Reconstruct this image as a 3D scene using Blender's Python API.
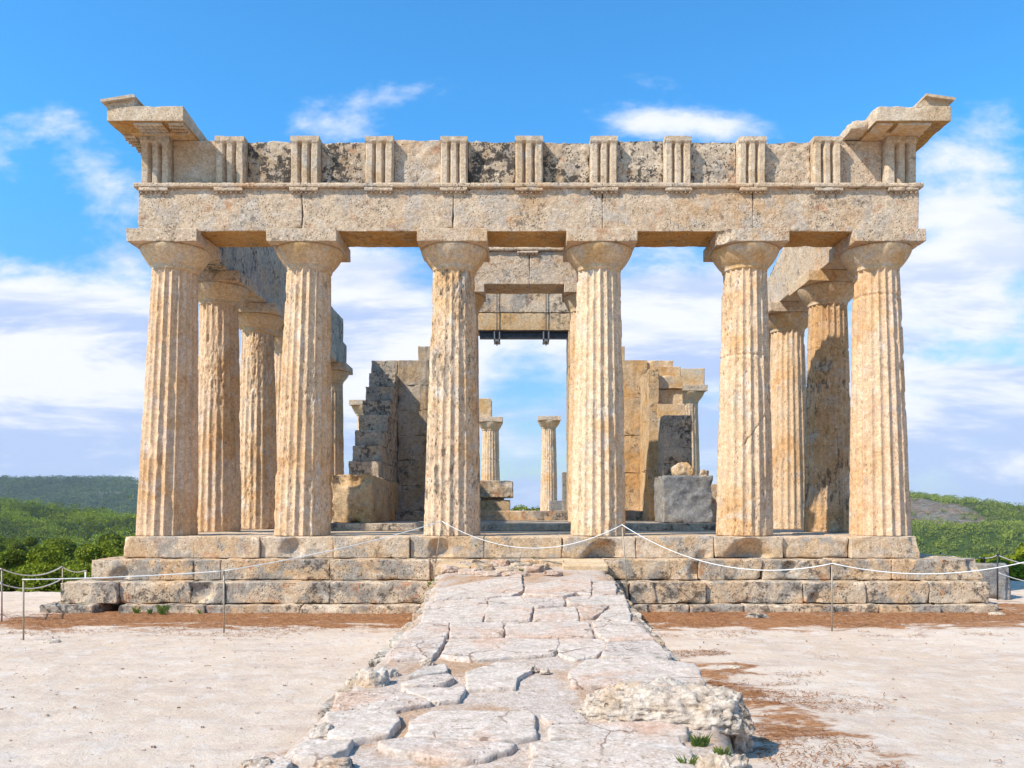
import bpy, math, random
import numpy as np
from mathutils import Vector

for o in list(bpy.data.objects):
    bpy.data.objects.remove(o)
scene = bpy.context.scene
R = math.radians
random.seed(5)

# ------------------------------------------------------------------ camera
F = 816.0            # focal length in pixels
CX, HY = 516.0, 510.0   # where the view axis and the horizon fall in the picture
EYE = 1.6
cam_d = bpy.data.cameras.new('camera')
cam = bpy.data.objects.new('camera', cam_d)
scene.collection.objects.link(cam)
cam.location = (0, 0, EYE)
cam.rotation_euler = (R(90), 0, 0)
cam_d.sensor_width = 36
cam_d.lens = F / 1024 * 36
cam_d.shift_x = -(CX - 512) / 1024
cam_d.shift_y = (HY - 384) / 1024
cam_d.clip_end = 12000
cam_d.clip_start = 0.1
scene.camera = cam

# ------------------------------------------------------------------ light
SUN_EL, SUN_AZ = R(45), R(56)      # sun to the left, behind the camera
sdir = Vector((-math.sin(SUN_AZ) * math.cos(SUN_EL), -math.cos(SUN_AZ) * math.cos(SUN_EL), math.sin(SUN_EL)))
sl = bpy.data.lights.new('sun', 'SUN')
sl.energy = 5.0
sl.angle = R(0.5)
sl.color = (1.0, 0.93, 0.82)
so = bpy.data.objects.new('sun', sl)
scene.collection.objects.link(so)
so.rotation_euler = sdir.to_track_quat('Z', 'Y').to_euler()
so.location = (-20, -20, 30)

scene.view_settings.view_transform = 'Standard'
scene.view_settings.look = 'None'
scene.view_settings.exposure = 0.36
scene.view_settings.gamma = 1
scene.view_settings.use_curve_mapping = False


class NT:
    """tiny helper round a node tree"""
    def __init__(s, nt):
        s.nt = nt
        nt.nodes.clear()

    def n(s, t, **kw):
        nd = s.nt.nodes.new(t)
        for k, v in kw.items():
            setattr(nd, k, v)
        return nd

    def set(s, sock, v):
        if isinstance(v, bpy.types.NodeSocket):
            s.nt.links.new(v, sock)
        elif v is not None:
            if hasattr(sock, 'default_value') and hasattr(sock.default_value, '__len__') and len(sock.default_value) == 4 and len(v) == 3:
                v = (*v, 1)
            sock.default_value = v

    def math(s, op, a, b=None, c=None, clamp=False):
        nd = s.n('ShaderNodeMath', operation=op, use_clamp=clamp)
        s.set(nd.inputs[0], a)
        if b is not None: s.set(nd.inputs[1], b)
        if c is not None: s.set(nd.inputs[2], c)
        return nd.outputs[0]

    def step(s, v, a, b, lo=0.0, hi=1.0):
        nd = s.n('ShaderNodeMapRange', interpolation_type='SMOOTHSTEP')
        s.set(nd.inputs[0], v)
        nd.inputs[1].default_value = a; nd.inputs[2].default_value = b
        nd.inputs[3].default_value = lo; nd.inputs[4].default_value = hi
        return nd.outputs[0]

    def mix(s, f, a, b, mode='MIX'):
        nd = s.n('ShaderNodeMix', data_type='RGBA', blend_type=mode)
        s.set(nd.inputs[0], f); s.set(nd.inputs[6], a); s.set(nd.inputs[7], b)
        return nd.outputs[2]

    def scale(s, vec, sc, off=(0, 0, 0)):
        nd = s.n('ShaderNodeVectorMath', operation='MULTIPLY_ADD')
        s.set(nd.inputs[0], vec); nd.inputs[1].default_value = sc; nd.inputs[2].default_value = off
        return nd.outputs[0]

    def noise(s, vec, sc, det=6, rough=.6, dist=0.0):
        nd = s.n('ShaderNodeTexNoise')
        s.set(nd.inputs['Vector'], vec)
        nd.inputs['Scale'].default_value = sc; nd.inputs['Detail'].default_value = det
        nd.inputs['Roughness'].default_value = rough; nd.inputs['Distortion'].default_value = dist
        return nd.outputs[0]

    def voro(s, vec, sc, feature='F1', rnd=1.0):
        nd = s.n('ShaderNodeTexVoronoi', feature=feature)
        s.set(nd.inputs['Vector'], vec); nd.inputs['Scale'].default_value = sc
        return nd.outputs['Distance']


# ------------------------------------------------------------------ sky
w = bpy.data.worlds.new('World')
scene.world = w
w.use_nodes = True
t = NT(w.node_tree)
sky = t.n('ShaderNodeTexSky', sky_type='NISHITA')
sky.sun_disc = False
sky.sun_elevation = SUN_EL
sky.sun_rotation = math.atan2(sdir.x, sdir.y)
sky.altitude = 100
sky.air_density = 1.0
sky.dust_density = 0.6
sky.ozone_density = 2.5
tc = t.n('ShaderNodeTexCoord')
sep = t.n('ShaderNodeSeparateXYZ')
t.nt.links.new(tc.outputs['Generated'], sep.inputs[0])
X, Y, Z = sep.outputs
Ys = t.math('MAXIMUM', t.math('ABSOLUTE', Y), 0.15)
U = t.math('DIVIDE', X, Ys)
V = t.math('DIVIDE', Z, Ys)
cmb = t.n('ShaderNodeCombineXYZ')
t.set(cmb.inputs[0], U); t.set(cmb.inputs[1], t.math('MULTIPLY', V, 1.9)); t.set(cmb.inputs[2], Y)
uv = cmb.outputs[0]
n1 = t.noise(uv, 4.3, 9, .56, .25)
n2 = t.noise(t.scale(uv, (1, 1.6, 1), (7.3, 2.1, 0)), 2.1, 6, .55, .2)
n3 = t.noise(t.scale(uv, (1, 1, 1), (3.3, 9.1, 0)), 8.0, 10, .66, .15)


def blob(px, py, rx, ry, amp):
    """a cloud bank in one direction of the sky"""
    u0, v0 = (px - CX) / F, (HY - py) / F
    a = t.math('DIVIDE', t.math('SUBTRACT', U, u0), rx / F)
    b = t.math('DIVIDE', t.math('SUBTRACT', V, v0), ry / F)
    d = t.math('ADD', t.math('MULTIPLY', a, a), t.math('MULTIPLY', b, b))
    return t.math('MULTIPLY', t.math('EXPONENT', t.math('MULTIPLY', d, -1.0)), amp)


acc = None
for b in [(75, 330, 120, 75, .34), (980, 205, 95, 76, .42), (965, 160, 40, 26, .2), (965, 285, 120, 60, .22), (90, 400, 120, 40, .12), (690, 330, 110, 70, .14), (370, 340, 90, 70, .14), (632, 118, 50, 22, .34), (700, 122, 70, 20, .34),
          (320, 124, 60, 20, .26), (90, 150, 70, 60, .22), (60, 110, 45, 30, .16), (985, 85, 50, 30, .16), (385, 290, 75, 60, .30),
          (665, 290, 90, 45, .30), (120, 440, 120, 40, .10), (960, 375, 90, 14, .30), (960, 430, 60, 10, .12),
          (925, 330, 70, 26, .20), (40, 130, 25, 10, .05), (835, 100, 30, 14, .12), (400, 105, 30, 10, .08), (550, 385, 60, 30, -.22), (640, 420, 60, 30, -.1),
          (60, 225, 60, 25, -.10), (985, 470, 60, 30, -.12), (20, 180, 30, 8, .1), (520, 15, 700, 70, -.25)]:
    v = blob(*b)
    acc = v if acc is None else t.math('ADD', acc, v)
low = t.step(V, .42, .14, 0.0, .36)
nn = t.math('ADD', t.math('MULTIPLY', n1, .62), t.math('MULTIPLY', n2, .38))
nn = t.math('ADD', t.math('MULTIPLY', t.math('SUBTRACT', nn, .5), 1.9), .47)
dens = t.math('ADD', nn, t.math('ADD', t.math('MULTIPLY', acc, .85), low))
dens = t.math('ADD', dens, t.math('MULTIPLY', t.math('SUBTRACT', n3, .5), .62))
cm = t.step(dens, .54, .88, 0, .95)
# whiter, thicker middles; thin edges lavender-grey
core = t.step(dens, .68, .98)
shade = t.step(t.math('ADD', t.noise(t.scale(uv, (.8, 1.9, 1), (1.7, 5.1, 0)), 4.0, 8, .6, .3), t.step(V, .22, .02, 0, .10)), .44, .62)
ccol = t.mix(core, (6.8, 7.7, 9.6), (8.7, 8.8, 9.6))
ccol = t.mix(t.math('MULTIPLY', t.math('MULTIPLY', shade, t.step(V, .42, .22)), .85), ccol, (3.9, 5.2, 8.2))
hs = t.n('ShaderNodeHueSaturation')
hs.inputs['Saturation'].default_value = 1.12
hs.inputs['Value'].default_value = 1.0
t.set(hs.inputs['Color'], sky.outputs[0])
skyc = t.mix(1.0, hs.outputs[0], t.mix(t.step(V, .02, .50), (.98, 1.16, 1.25), (.86, 2.05, 2.45)), 'MULTIPLY')
col = t.mix(cm, skyc, ccol)
bg = t.n('ShaderNodeBackground')
bg.inputs['Strength'].default_value = .092
t.set(bg.inputs['Color'], col)
wo = t.n('ShaderNodeOutputWorld')
t.nt.links.new(bg.outputs[0], wo.inputs[0])


# ------------------------------------------------------------------ numpy noise
def _h(ix, iy, iz, s):
    n = (ix * 374761393 + iy * 668265263 + iz * 2147483647 % 1274126177 + s * 974711) & 0x7fffffff
    n = ((n ^ (n >> 13)) * 1274126177) & 0x7fffffff
    n = ((n ^ (n >> 16)) * 668265263) & 0x7fffffff
    return ((n ^ (n >> 15)) & 0xffff) / 32767.5 - 1.0


def vnoise(p, s=0):
    i = np.floor(p).astype(np.int64)
    f = p - i
    f = f * f * (3 - 2 * f)
    ix, iy, iz = i[:, 0], i[:, 1], i[:, 2] * 7919
    o = 0
    for a in (0, 1):
        wa = f[:, 0] if a else 1 - f[:, 0]
        for b in (0, 1):
            wb = f[:, 1] if b else 1 - f[:, 1]
            for c in (0, 1):
                wc = f[:, 2] if c else 1 - f[:, 2]
                o = o + wa * wb * wc * _h(ix + a, iy + b, iz + c * 7919, s)
    return o


def fbm(p, sc=1.0, oct=4, s=0, gain=.5):
    p = np.asarray(p, float) * sc + 31.7
    o, a, tot = 0, 1.0, 0
    for k in range(oct):
        o = o + a * vnoise(p * (2.03 ** k) + k * 17.1, s + k)
        tot += a
        a *= gain
    return o / tot


def sstep(x, a, b):
    q = np.clip((x - a) / (b - a), 0, 1)
    return q * q * (3 - 2 * q)


# ------------------------------------------------------------------ objects
WLOC = {}
C = scene.collection.objects


def tag(o, label=None, cat=None, group=None, kind=None):
    if label: o['label'] = label
    if cat: o['category'] = cat
    if group: o['group'] = group
    if kind: o['kind'] = kind
    return o


def thing(name, loc, label, cat, group=None):
    o = bpy.data.objects.new(name, None)
    o.empty_display_size = .3
    C.link(o)
    o.location = loc
    WLOC[o.name] = np.array(loc, float)
    return tag(o, label, cat, group)


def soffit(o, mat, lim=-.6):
    """the sheltered underside of a block is ochre-patinated, with warm bounce light painted in"""
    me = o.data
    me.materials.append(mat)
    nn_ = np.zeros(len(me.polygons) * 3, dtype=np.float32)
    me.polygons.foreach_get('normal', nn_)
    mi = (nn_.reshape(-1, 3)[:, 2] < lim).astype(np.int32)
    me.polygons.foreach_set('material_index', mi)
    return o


def obj(name, vf, mat, parent=None, smooth=True, base=False):
    """vf = (verts Nx3 in world metres, list of quad/tri index arrays) -> one mesh object"""
    v, faces = vf
    v = np.asarray(v, float)
    lo, hi = v.min(0), v.max(0)
    c = (lo + hi) / 2
    if base: c[2] = lo[2]
    me = bpy.data.meshes.new(name)
    if not isinstance(faces, list):
        faces = [faces]
    faces = [np.asarray(f, dtype=np.int32) for f in faces if len(f)]
    nv = len(v)
    me.vertices.add(nv)
    me.vertices.foreach_set('co', (v - c).astype(np.float32).ravel())
    tot = sum(f.size for f in faces)
    npoly = sum(len(f) for f in faces)
    me.loops.add(tot)
    me.loops.foreach_set('vertex_index', np.concatenate([f.ravel() for f in faces]))
    me.polygons.add(npoly)
    sizes = np.concatenate([np.full(len(f), f.shape[1], dtype=np.int32) for f in faces])
    starts = np.concatenate([[0], np.cumsum(sizes)[:-1]]).astype(np.int32)
    me.polygons.foreach_set('loop_start', starts)
    me.polygons.foreach_set('use_smooth', np.full(npoly, smooth))
    me.update(calc_edges=True)
    me.validate()
    me.materials.append(mat)
    o = bpy.data.objects.new(name, me)
    C.link(o)
    if parent is not None:
        o.parent = parent
        o.location = c - WLOC[parent.name]
    else:
        o.location = c
    WLOC[o.name] = c
    return o


def merge(parts):
    vs, q, tr, off = [], [], [], 0
    for v, fs in parts:
        if not isinstance(fs, list): fs = [fs]
        for f in fs:
            f = np.asarray(f)
            if len(f) == 0: continue
            (q if f.shape[1] == 4 else tr).append(f + off)
        vs.append(v)
        off += len(v)
    out = []
    if q: out.append(np.concatenate(q))
    if tr: out.append(np.concatenate(tr))
    return np.concatenate(vs), out


def lattice(lo, hi, cell, ns=None):
    lo = np.array(lo, float); hi = np.array(hi, float)
    if ns is None:
        ns = np.maximum(2, np.minimum(90, np.ceil((hi - lo) / cell).astype(int)))
        custom = True
    else:
        custom = False
    nx, ny, nz = [int(q) for q in ns]
    ax = []
    for k_, n_ in enumerate((nx, ny, nz)):
        L_ = hi[k_] - lo[k_]
        if custom and L_ > .12:
            e_ = min(.035, L_ * .12)
            a_ = np.concatenate([[0, e_ * .22, e_ * .6], np.linspace(e_, L_ - e_, max(2, n_ - 1)), [L_ - e_ * .6, L_ - e_ * .22, L_]])
        else:
            a_ = np.linspace(0, L_, n_ + 1)
        ax.append(lo[k_] + a_)
    nx, ny, nz = [len(a_) - 1 for a_ in ax]
    idx = -np.ones((nx + 1, ny + 1, nz + 1), dtype=np.int64)
    m = np.zeros(idx.shape, bool)
    m[0] = m[-1] = True; m[:, 0] = m[:, -1] = True; m[:, :, 0] = m[:, :, -1] = True
    ijk = np.argwhere(m)
    idx[m] = np.arange(len(ijk))
    v = np.stack([ax[k_][ijk[:, k_]] for k_ in range(3)], 1)
    F_ = []

    def quad(a, flip):
        q = np.stack([a[:-1, :-1], a[1:, :-1], a[1:, 1:], a[:-1, 1:]], -1).reshape(-1, 4)
        F_.append(q[:, ::-1] if flip else q)
    quad(idx[0], True); quad(idx[-1], False)
    quad(idx[:, 0], False); quad(idx[:, -1], True)
    quad(idx[:, :, 0], True); quad(idx[:, :, -1], False)
    return v, np.concatenate(F_), lo, hi


def rock_box(lo, hi, cell=.07, r=.02, chip=.06, rough=.012, freq=2.5, seed=0, bites=(), warp=None, oct=4):
    """a weathered cut block: edges rounded by an uneven radius, faces roughened, gouges bitten out"""
    v, f, lo, hi = lattice(lo, hi, cell)
    sm = float((hi - lo).min())
    nz_ = fbm(v, freq * 1.3, 3, seed + 3)
    rr = r * .45 + chip * np.clip(nz_ * 3.0 - .55, 0, 1.2) + chip * .35 * np.clip(fbm(v, freq * 5, 2, seed + 9) * 3 - .7, 0, 1)
    rr = np.clip(rr, .004, sm * .42)[:, None]
    q = np.minimum(np.maximum(v, lo + rr), hi - rr)
    d = v - q
    n = d / np.maximum(np.linalg.norm(d, axis=1, keepdims=True), 1e-9)
    p = q + n * rr
    p = p + n * (rough * fbm(v, freq * 2, oct, seed, .6))[:, None]
    for (c, rad) in bites:
        c = np.array(c, float)
        w_ = p - c
        rad2 = rad * (1 + .18 * fbm(p, 4, 3, seed + 5))
        ins = np.einsum('ij,ij->i', w_, w_) < rad2 ** 2
        if ins.any():
            wi, ni, ri = w_[ins], n[ins], rad2[ins]
            cc = np.einsum('ij,ij->i', wi, wi) - ri ** 2
            p[ins, 1] += -wi[:, 1] + np.sqrt(np.maximum(wi[:, 1] ** 2 - cc, 0))
    if warp is not None:
        p = warp(p)
    return p, f


def facet(p, size, seed, n=16, lo=.62, hi=.95):
    """fracture faces: the body is cut back by random planes"""
    rg_ = np.random.default_rng(seed)
    for _ in range(n):
        d_ = rg_.normal(size=3); d_[2] = abs(d_[2]) * .9; d_ /= np.linalg.norm(d_)
        ext = np.linalg.norm(d_ * np.array(size)) * rg_.uniform(lo, hi)
        p = p - np.clip(p @ d_ - ext, 0, None)[:, None] * d_
    return p


def boulder(c, size, seed, n=26, amp=.22, freq=1.6, flat=.45):
    """irregular natural rock"""
    v, f, lo, hi = lattice((-1, -1, -1), (1, 1, 1), 2 / n)
    d = v / np.linalg.norm(v, axis=1, keepdims=True)
    sup = 1 / (np.abs(d) ** 3.2).sum(1) ** (1 / 3.2)
    p = d * sup[:, None] * np.array(size) * .45
    p = facet(p, np.array(size) * .5, seed)
    s_ = float(min(size)); q_ = p / s_
    amp = amp * .75
    p = p + d * (s_ * amp * (fbm(q_, freq, 3, seed) + .8 * fbm(q_, freq * 3.2, 4, seed + 5, .6) - .5 * np.clip(fbm(q_, freq * 4, 2, seed + 8) - .15, 0, 1)))[:, None]
    p[:, 2] = np.where(p[:, 2] < -size[2] * flat, -size[2] * flat, p[:, 2])
    return p + np.array(c), f


def lathe(prof, cx, cy, nseg=48, fn=None):
    prof = np.array(prof, float)
    a = np.arange(nseg) / nseg * 2 * math.pi
    zz = np.repeat(prof[:, 1], nseg)
    rr = np.repeat(prof[:, 0], nseg)
    aa = np.tile(a, len(prof))
    if fn is not None:
        rr, zz = fn(aa, zz, rr)
    v = np.stack([cx + rr * np.cos(aa), cy + rr * np.sin(aa), zz], 1)
    n = len(prof)
    i = np.arange(n - 1)[:, None] * nseg; j = np.arange(nseg)[None]
    j2 = (j + 1) % nseg
    f = np.stack([i + j, i + j2, i + nseg + j2, i + nseg + j], -1).reshape(-1, 4)
    # caps
    v = np.concatenate([v, [[cx, cy, prof[0, 1]], [cx, cy, prof[-1, 1]]]])
    b, tp = len(v) - 2, len(v) - 1
    k = np.arange(nseg); k2 = (k + 1) % nseg
    t1 = np.stack([np.full(nseg, b), k2, k], 1)
    o_ = (n - 1) * nseg
    t2 = np.stack([np.full(nseg, tp), o_ + k, o_ + k2], 1)
    return v, [f, np.concatenate([t1, t2])]


def tube(pts, r, n=6):
    pts = np.array(pts, float)
    r = np.full(len(pts), r) if np.isscalar(r) else np.asarray(r, float)
    tg = np.gradient(pts, axis=0)
    tg /= np.linalg.norm(tg, axis=1, keepdims=True) + 1e-9
    up = np.array([0.13, .17, 1.0])
    if abs(tg[0] @ up) > .9: up = np.array([1.0, .1, 0])
    s = np.cross(tg, up); s /= np.linalg.norm(s, axis=1, keepdims=True) + 1e-9
    u = np.cross(s, tg)
    a = np.arange(n) / n * 2 * math.pi
    v = pts[:, None] + r[:, None, None] * (np.cos(a)[None, :, None] * s[:, None] + np.sin(a)[None, :, None] * u[:, None])
    m = len(pts)
    i = np.arange(m - 1)[:, None] * n; j = np.arange(n)[None]; j2 = (j + 1) % n
    f = np.stack([i + j, i + j2, i + n + j2, i + n + j], -1).reshape(-1, 4)
    v = np.concatenate([v.reshape(-1, 3), pts[:1], pts[-1:]])
    b, e = len(v) - 2, len(v) - 1
    k = np.arange(n); k2 = (k + 1) % n
    t1 = np.stack([np.full(n, b), k2, k], 1); t2 = np.stack([np.full(n, e), (m - 1) * n + k, (m - 1) * n + k2], 1)
    return v, [f, np.concatenate([t1, t2])]


def prism(poly, z0, z1, axis=2):
    """poly: list of (a,b) counter-clockwise; extruded along axis"""
    poly = np.array(poly, float)
    n = len(poly)
    def put(z):
        if axis == 2: return np.stack([poly[:, 0], poly[:, 1], np.full(n, z)], 1)
        if axis == 1: return np.stack([poly[:, 0], np.full(n, z), poly[:, 1]], 1)
        return np.stack([np.full(n, z), poly[:, 0], poly[:, 1]], 1)
    c0 = put(z0).mean(0); c1 = put(z1).mean(0)
    v = np.concatenate([put(z0), put(z1), [c0, c1]])
    k = np.arange(n); k2 = (k + 1) % n
    side = np.stack([k, k2, n + k2, n + k], 1)
    tr = np.concatenate([np.stack([np.full(n, 2 * n), k2, k], 1), np.stack([np.full(n, 2 * n + 1), n + k, n + k2], 1)])
    if axis == 1:
        side = side[:, ::-1]; tr = tr[:, ::-1]
    return v, [side, tr]


# ------------------------------------------------------------------ materials
def stone_mat(name, pale, warm, grey, warm_at=(.42, .62), grey_at=(.5, .68), dark=.5, dark_at=(.60, .70), dark_col=(.07, .062, .055),
              rust=.0, white=.3, bump=.5, streak=0.0, pit=.5, sc=1.0, pitsc=26, off=(0, 0, 0), grain=1.0, vs=1.0, crack=0):
    m = bpy.data.materials.new(name)
    m.use_nodes = True
    t = NT(m.node_tree)
    geo = t.n('ShaderNodeNewGeometry')
    P = t.scale(geo.outputs['Position'], (sc, sc, sc), off)
    a = t.noise(P, .9, 7, .62, .4)
    c = t.mix(t.step(a, *warm_at), pale, warm)
    b = t.noise(t.scale(P, (1, 1, 1), (11, 5, 3)), 2.1, 8, .66, .5)
    c = t.mix(t.math('MULTIPLY', t.step(b, *grey_at), .9), c, grey)
    if white:
        b2 = t.noise(t.scale(P, (1, 1, vs), (3, 15, 8)), 5.2, 8, .7, .3)
        c = t.mix(t.math('MULTIPLY', t.step(b2, .55, .66), white), c, (.72, .68, .62))
    if rust:
        b3 = t.noise(t.scale(P, (1, 1, 1), (23, 1, 4)), 3.0, 9, .7, .4)
        c = t.mix(t.math('MULTIPLY', t.step(b3, .56, .66), rust), c, (.46, .19, .07))
    if streak:
        st = t.noise(t.scale(P, (5.5, 5.5, .45), (2, 9, 1)), 1.3, 6, .6, .2)
        c = t.mix(t.math('MULTIPLY', t.step(st, .52, .68), streak), c, (.20, .165, .13))
    # lichen and soot: patches gated by a larger field so that they gather
    gate = t.step(t.noise(t.scale(P, (1, 1, .8), (6, 2, 19)), 1.1, 4, .6), .42, .60)
    li = t.noise(t.scale(P, (1, 1, vs), (41, 7, 2)), 8.5, 10, .76, .2)
    lf = t.math('MULTIPLY', t.step(t.math('ADD', li, t.math('MULTIPLY', gate, .10)), *dark_at), dark)
    c = t.mix(lf, c, dark_col)
    # fine mottling
    fn = t.noise(P, 38, 6, .75)
    c = t.mix(t.math('ADD', t.math('MULTIPLY', t.step(fn, .38, .62), .5 * grain), .25), t.mix(1.0, c, (.66, .60, .53), 'MULTIPLY'), t.mix(1.0, c, (1.28, 1.27, 1.25), 'MULTIPLY'))
    mp = t.noise(t.scale(P, (1, 1, 1.0), (9, 2, 4)), 12, 5, .7)
    c = t.mix(t.step(mp, .3, .7), t.mix(1.0, c, (.80, .76, .71), 'MULTIPLY'), t.mix(1.0, c, (1.12, 1.12, 1.12), 'MULTIPLY'))
    if crack:
        wp = t.n('ShaderNodeVectorMath', operation='ADD')
        nw = t.n('ShaderNodeTexNoise'); t.set(nw.inputs['Vector'], P); nw.inputs['Scale'].default_value = 3.5; nw.inputs['Detail'].default_value = 5
        t.set(wp.inputs[0], P); t.set(wp.inputs[1], t.scale(nw.outputs[1], (.35, .35, .35)))
        ck = t.voro(wp.outputs[0], crack, 'DISTANCE_TO_EDGE')
        ckf = t.math('MULTIPLY', t.step(ck, .022, .004), t.step(t.noise(P, 1.9, 3, .6), .46, .56))
        c = t.mix(t.math('MULTIPLY', ckf, .85), c, (.20, .12, .08))
    # solution pits
    vv = t.voro(t.scale(P, (1, 1, .8 * vs)), pitsc)
    pg = t.step(t.noise(t.scale(P, (1, 1, .6), (5, 33, 1)), 3.2, 4, .6), .44, .58)
    pits = t.math('MULTIPLY', t.step(vv, .34, .12), pg)
    c = t.mix(t.math('MULTIPLY', pits, pit * .85), c, (.15, .10, .065))
    h = t.math('ADD', t.math('MULTIPLY', t.noise(P, 14, 8, .72), .6), t.math('MULTIPLY', fn, .18))
    h = t.math('SUBTRACT', h, t.math('MULTIPLY', pits, pit * .7))
    bp = t.n('ShaderNodeBump')
    bp.inputs['Strength'].default_value = bump
    bp.inputs['Distance'].default_value = .045
    t.set(bp.inputs['Height'], h)
    bs = t.n('ShaderNodeBsdfPrincipled')
    t.set(bs.inputs['Base Color'], c)
    bs.inputs['Roughness'].default_value = .92
    bs.inputs['Specular IOR Level'].default_value = .15
    t.nt.links.new(bp.outputs[0], bs.inputs['Normal'])
    out = t.n('ShaderNodeOutputMaterial')
    t.nt.links.new(bs.outputs[0], out.inputs[0])
    return m


def flat_mat(name, col, rough=.6, metal=0.0, var=.2, sc=20, bump=.1):
    m = bpy.data.materials.new(name)
    m.use_nodes = True
    t = NT(m.node_tree)
    geo = t.n('ShaderNodeNewGeometry')
    a = t.noise(geo.outputs['Position'], sc, 5, .65)
    lo = tuple(x * (1 - var) for x in col); hi = tuple(min(1, x * (1 + var)) for x in col)
    c = t.mix(t.step(a, .3, .7), lo, hi)
    bs = t.n('ShaderNodeBsdfPrincipled')
    t.set(bs.inputs['Base Color'], c)
    bs.inputs['Roughness'].default_value = rough
    bs.inputs['Metallic'].default_value = metal
    bp = t.n('ShaderNodeBump'); bp.inputs['Strength'].default_value = bump; bp.inputs['Distance'].default_value = .01
    t.set(bp.inputs['Height'], a); t.nt.links.new(bp.outputs[0], bs.inputs['Normal'])
    out = t.n('ShaderNodeOutputMaterial')
    t.nt.links.new(bs.outputs[0], out.inputs[0])
    return m


def leaf_mat(name, c1, c2, c3, sc=.6):
    m = bpy.data.materials.new(name)
    m.use_nodes = True
    t = NT(m.node_tree)
    geo = t.n('ShaderNodeNewGeometry')
    a = t.noise(geo.outputs['Position'], sc, 4, .6)
    c = t.mix(t.step(a, .35, .65), c1, c2)
    b = t.noise(geo.outputs['Position'], sc * 9, 3, .6)
    c = t.mix(t.math('MULTIPLY', t.step(b, .5, .75), .6), c, c3)
    bs = t.n('ShaderNodeBsdfPrincipled')
    t.set(bs.inputs['Base Color'], c)
    bs.inputs['Roughness'].default_value = .7
    bs.inputs['Specular IOR Level'].default_value = .2
    tr = t.n('ShaderNodeBsdfTranslucent'); t.set(tr.inputs['Color'], c)
    mx = t.n('ShaderNodeMixShader'); mx.inputs[0].default_value = .3
    t.nt.links.new(bs.outputs[0], mx.inputs[1]); t.nt.links.new(tr.outputs[0], mx.inputs[2])
    out = t.n('ShaderNodeOutputMaterial')
    t.nt.links.new(mx.outputs[0], out.inputs[0])
    return m


PALE, WARM, GREY = (.60, .465, .33), (.56, .36, .19), (.50, .43, .36)
M = {}
CP = dict(vs=.42, sc=1.0, rust=.3, bump=.6)
M['column'] = stone_mat('column_stone', (.68, .50, .335), (.62, .39, .20), (.58, .49, .40), warm_at=(.46, .64), dark=.45, dark_at=(.62, .71), streak=.35, white=.55, pit=.65, **CP)
M['column_rosy'] = stone_mat('rosy_column_stone', (.68, .495, .335), (.61, .385, .205), (.58, .47, .39), warm_at=(.44, .62), dark=.25, dark_at=(.64, .74), streak=.30, white=.35, pit=.4, off=(3, 1, 0), **CP)
M['column_pitted'] = stone_mat('pitted_column_stone', (.66, .50, .35), (.60, .39, .21), (.52, .46, .39), warm_at=(.50, .66), dark=.70, dark_at=(.59, .68), streak=.45, white=.7, pit=1.0, off=(7, 2, 0), **CP)
M['column_pale'] = stone_mat('pale_column_stone', (.72, .56, .39), (.66, .45, .26), (.60, .54, .47), warm_at=(.50, .68), dark=.35, dark_at=(.62, .72), streak=.30, white=.6, pit=.55, off=(1, 5, 0), **CP)
M['column_dark'] = stone_mat('lichened_column_stone', (.60, .43, .28), (.54, .34, .17), (.46, .41, .36), dark=.75, dark_at=(.585, .68), streak=.45, rust=.35, bump=.7, pit=1, vs=.5)
M['capital'] = stone_mat('capital_stone', (.62, .47, .31), (.56, .36, .17), (.50, .46, .41), dark=.35, dark_at=(.64, .74), rust=.35, bump=.3, pit=.4, sc=1.3, off=(3, 1, 7))
M['architrave'] = stone_mat('architrave_stone', (.60, .47, .345), (.57, .385, .23), (.52, .45, .38), warm_at=(.50, .68), grey_at=(.50, .62), dark=.6, dark_at=(.61, .70), rust=.5, bump=1.0, pit=.6, white=.35, off=(1, 1, 1))
M['frieze'] = stone_mat('triglyph_stone', (.59, .475, .355), (.50, .37, .24), (.46, .43, .39), dark=.5, dark_at=(.63, .72), bump=.5, pit=.5, off=(4, 4, 0))
M['metope'] = stone_mat('lichened_metope_stone', (.58, .48, .37), (.46, .33, .21), (.36, .33, .30), dark=.95, dark_at=(.545, .61), bump=1.0, pit=1, rust=.5, pitsc=20, off=(0, 2, 9))
M['step'] = stone_mat('step_stone', (.61, .49, .365), (.57, .385, .225), (.33, .30, .265), grey_at=(.48, .58), dark=.8, dark_at=(.58, .67), rust=.7, bump=.8, pit=.8, white=.35, off=(2, 0, 5))
M['stylobate'] = stone_mat('stylobate_stone', (.62, .495, .37), (.58, .41, .25), (.41, .365, .315), grey_at=(.48, .58), dark=.6, dark_at=(.61, .71), rust=.4, bump=.6, pit=.6, white=.3, off=(8, 0, 2))
M['ochre'] = stone_mat('ochre_wall_stone', (.58, .43, .27), (.55, .34, .15), (.44, .37, .29), warm_at=(.42, .62), dark=.7, dark_at=(.59, .69), rust=.3, streak=.35, bump=.5, pit=.6, white=.12, off=(5, 3, 2))
M['stained'] = stone_mat('stained_wall_stone', (.50, .42, .33), (.46, .33, .20), (.36, .33, .29), dark=.7, dark_at=(.58, .68), rust=.2, streak=.75, bump=.7, pit=.6, white=.2, off=(2, 3, 12))
M['patina_bounce'] = stone_mat('ochre_patina_bounce_stone', (.52, .33, .14), (.46, .25, .08), (.40, .30, .18), dark=.6, dark_at=(.60, .70), rust=.6, bump=.9, pit=.6, white=.05, off=(15, 3, 2))  # aged ochre of undersides, with warm bounce light put into the colour
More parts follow.
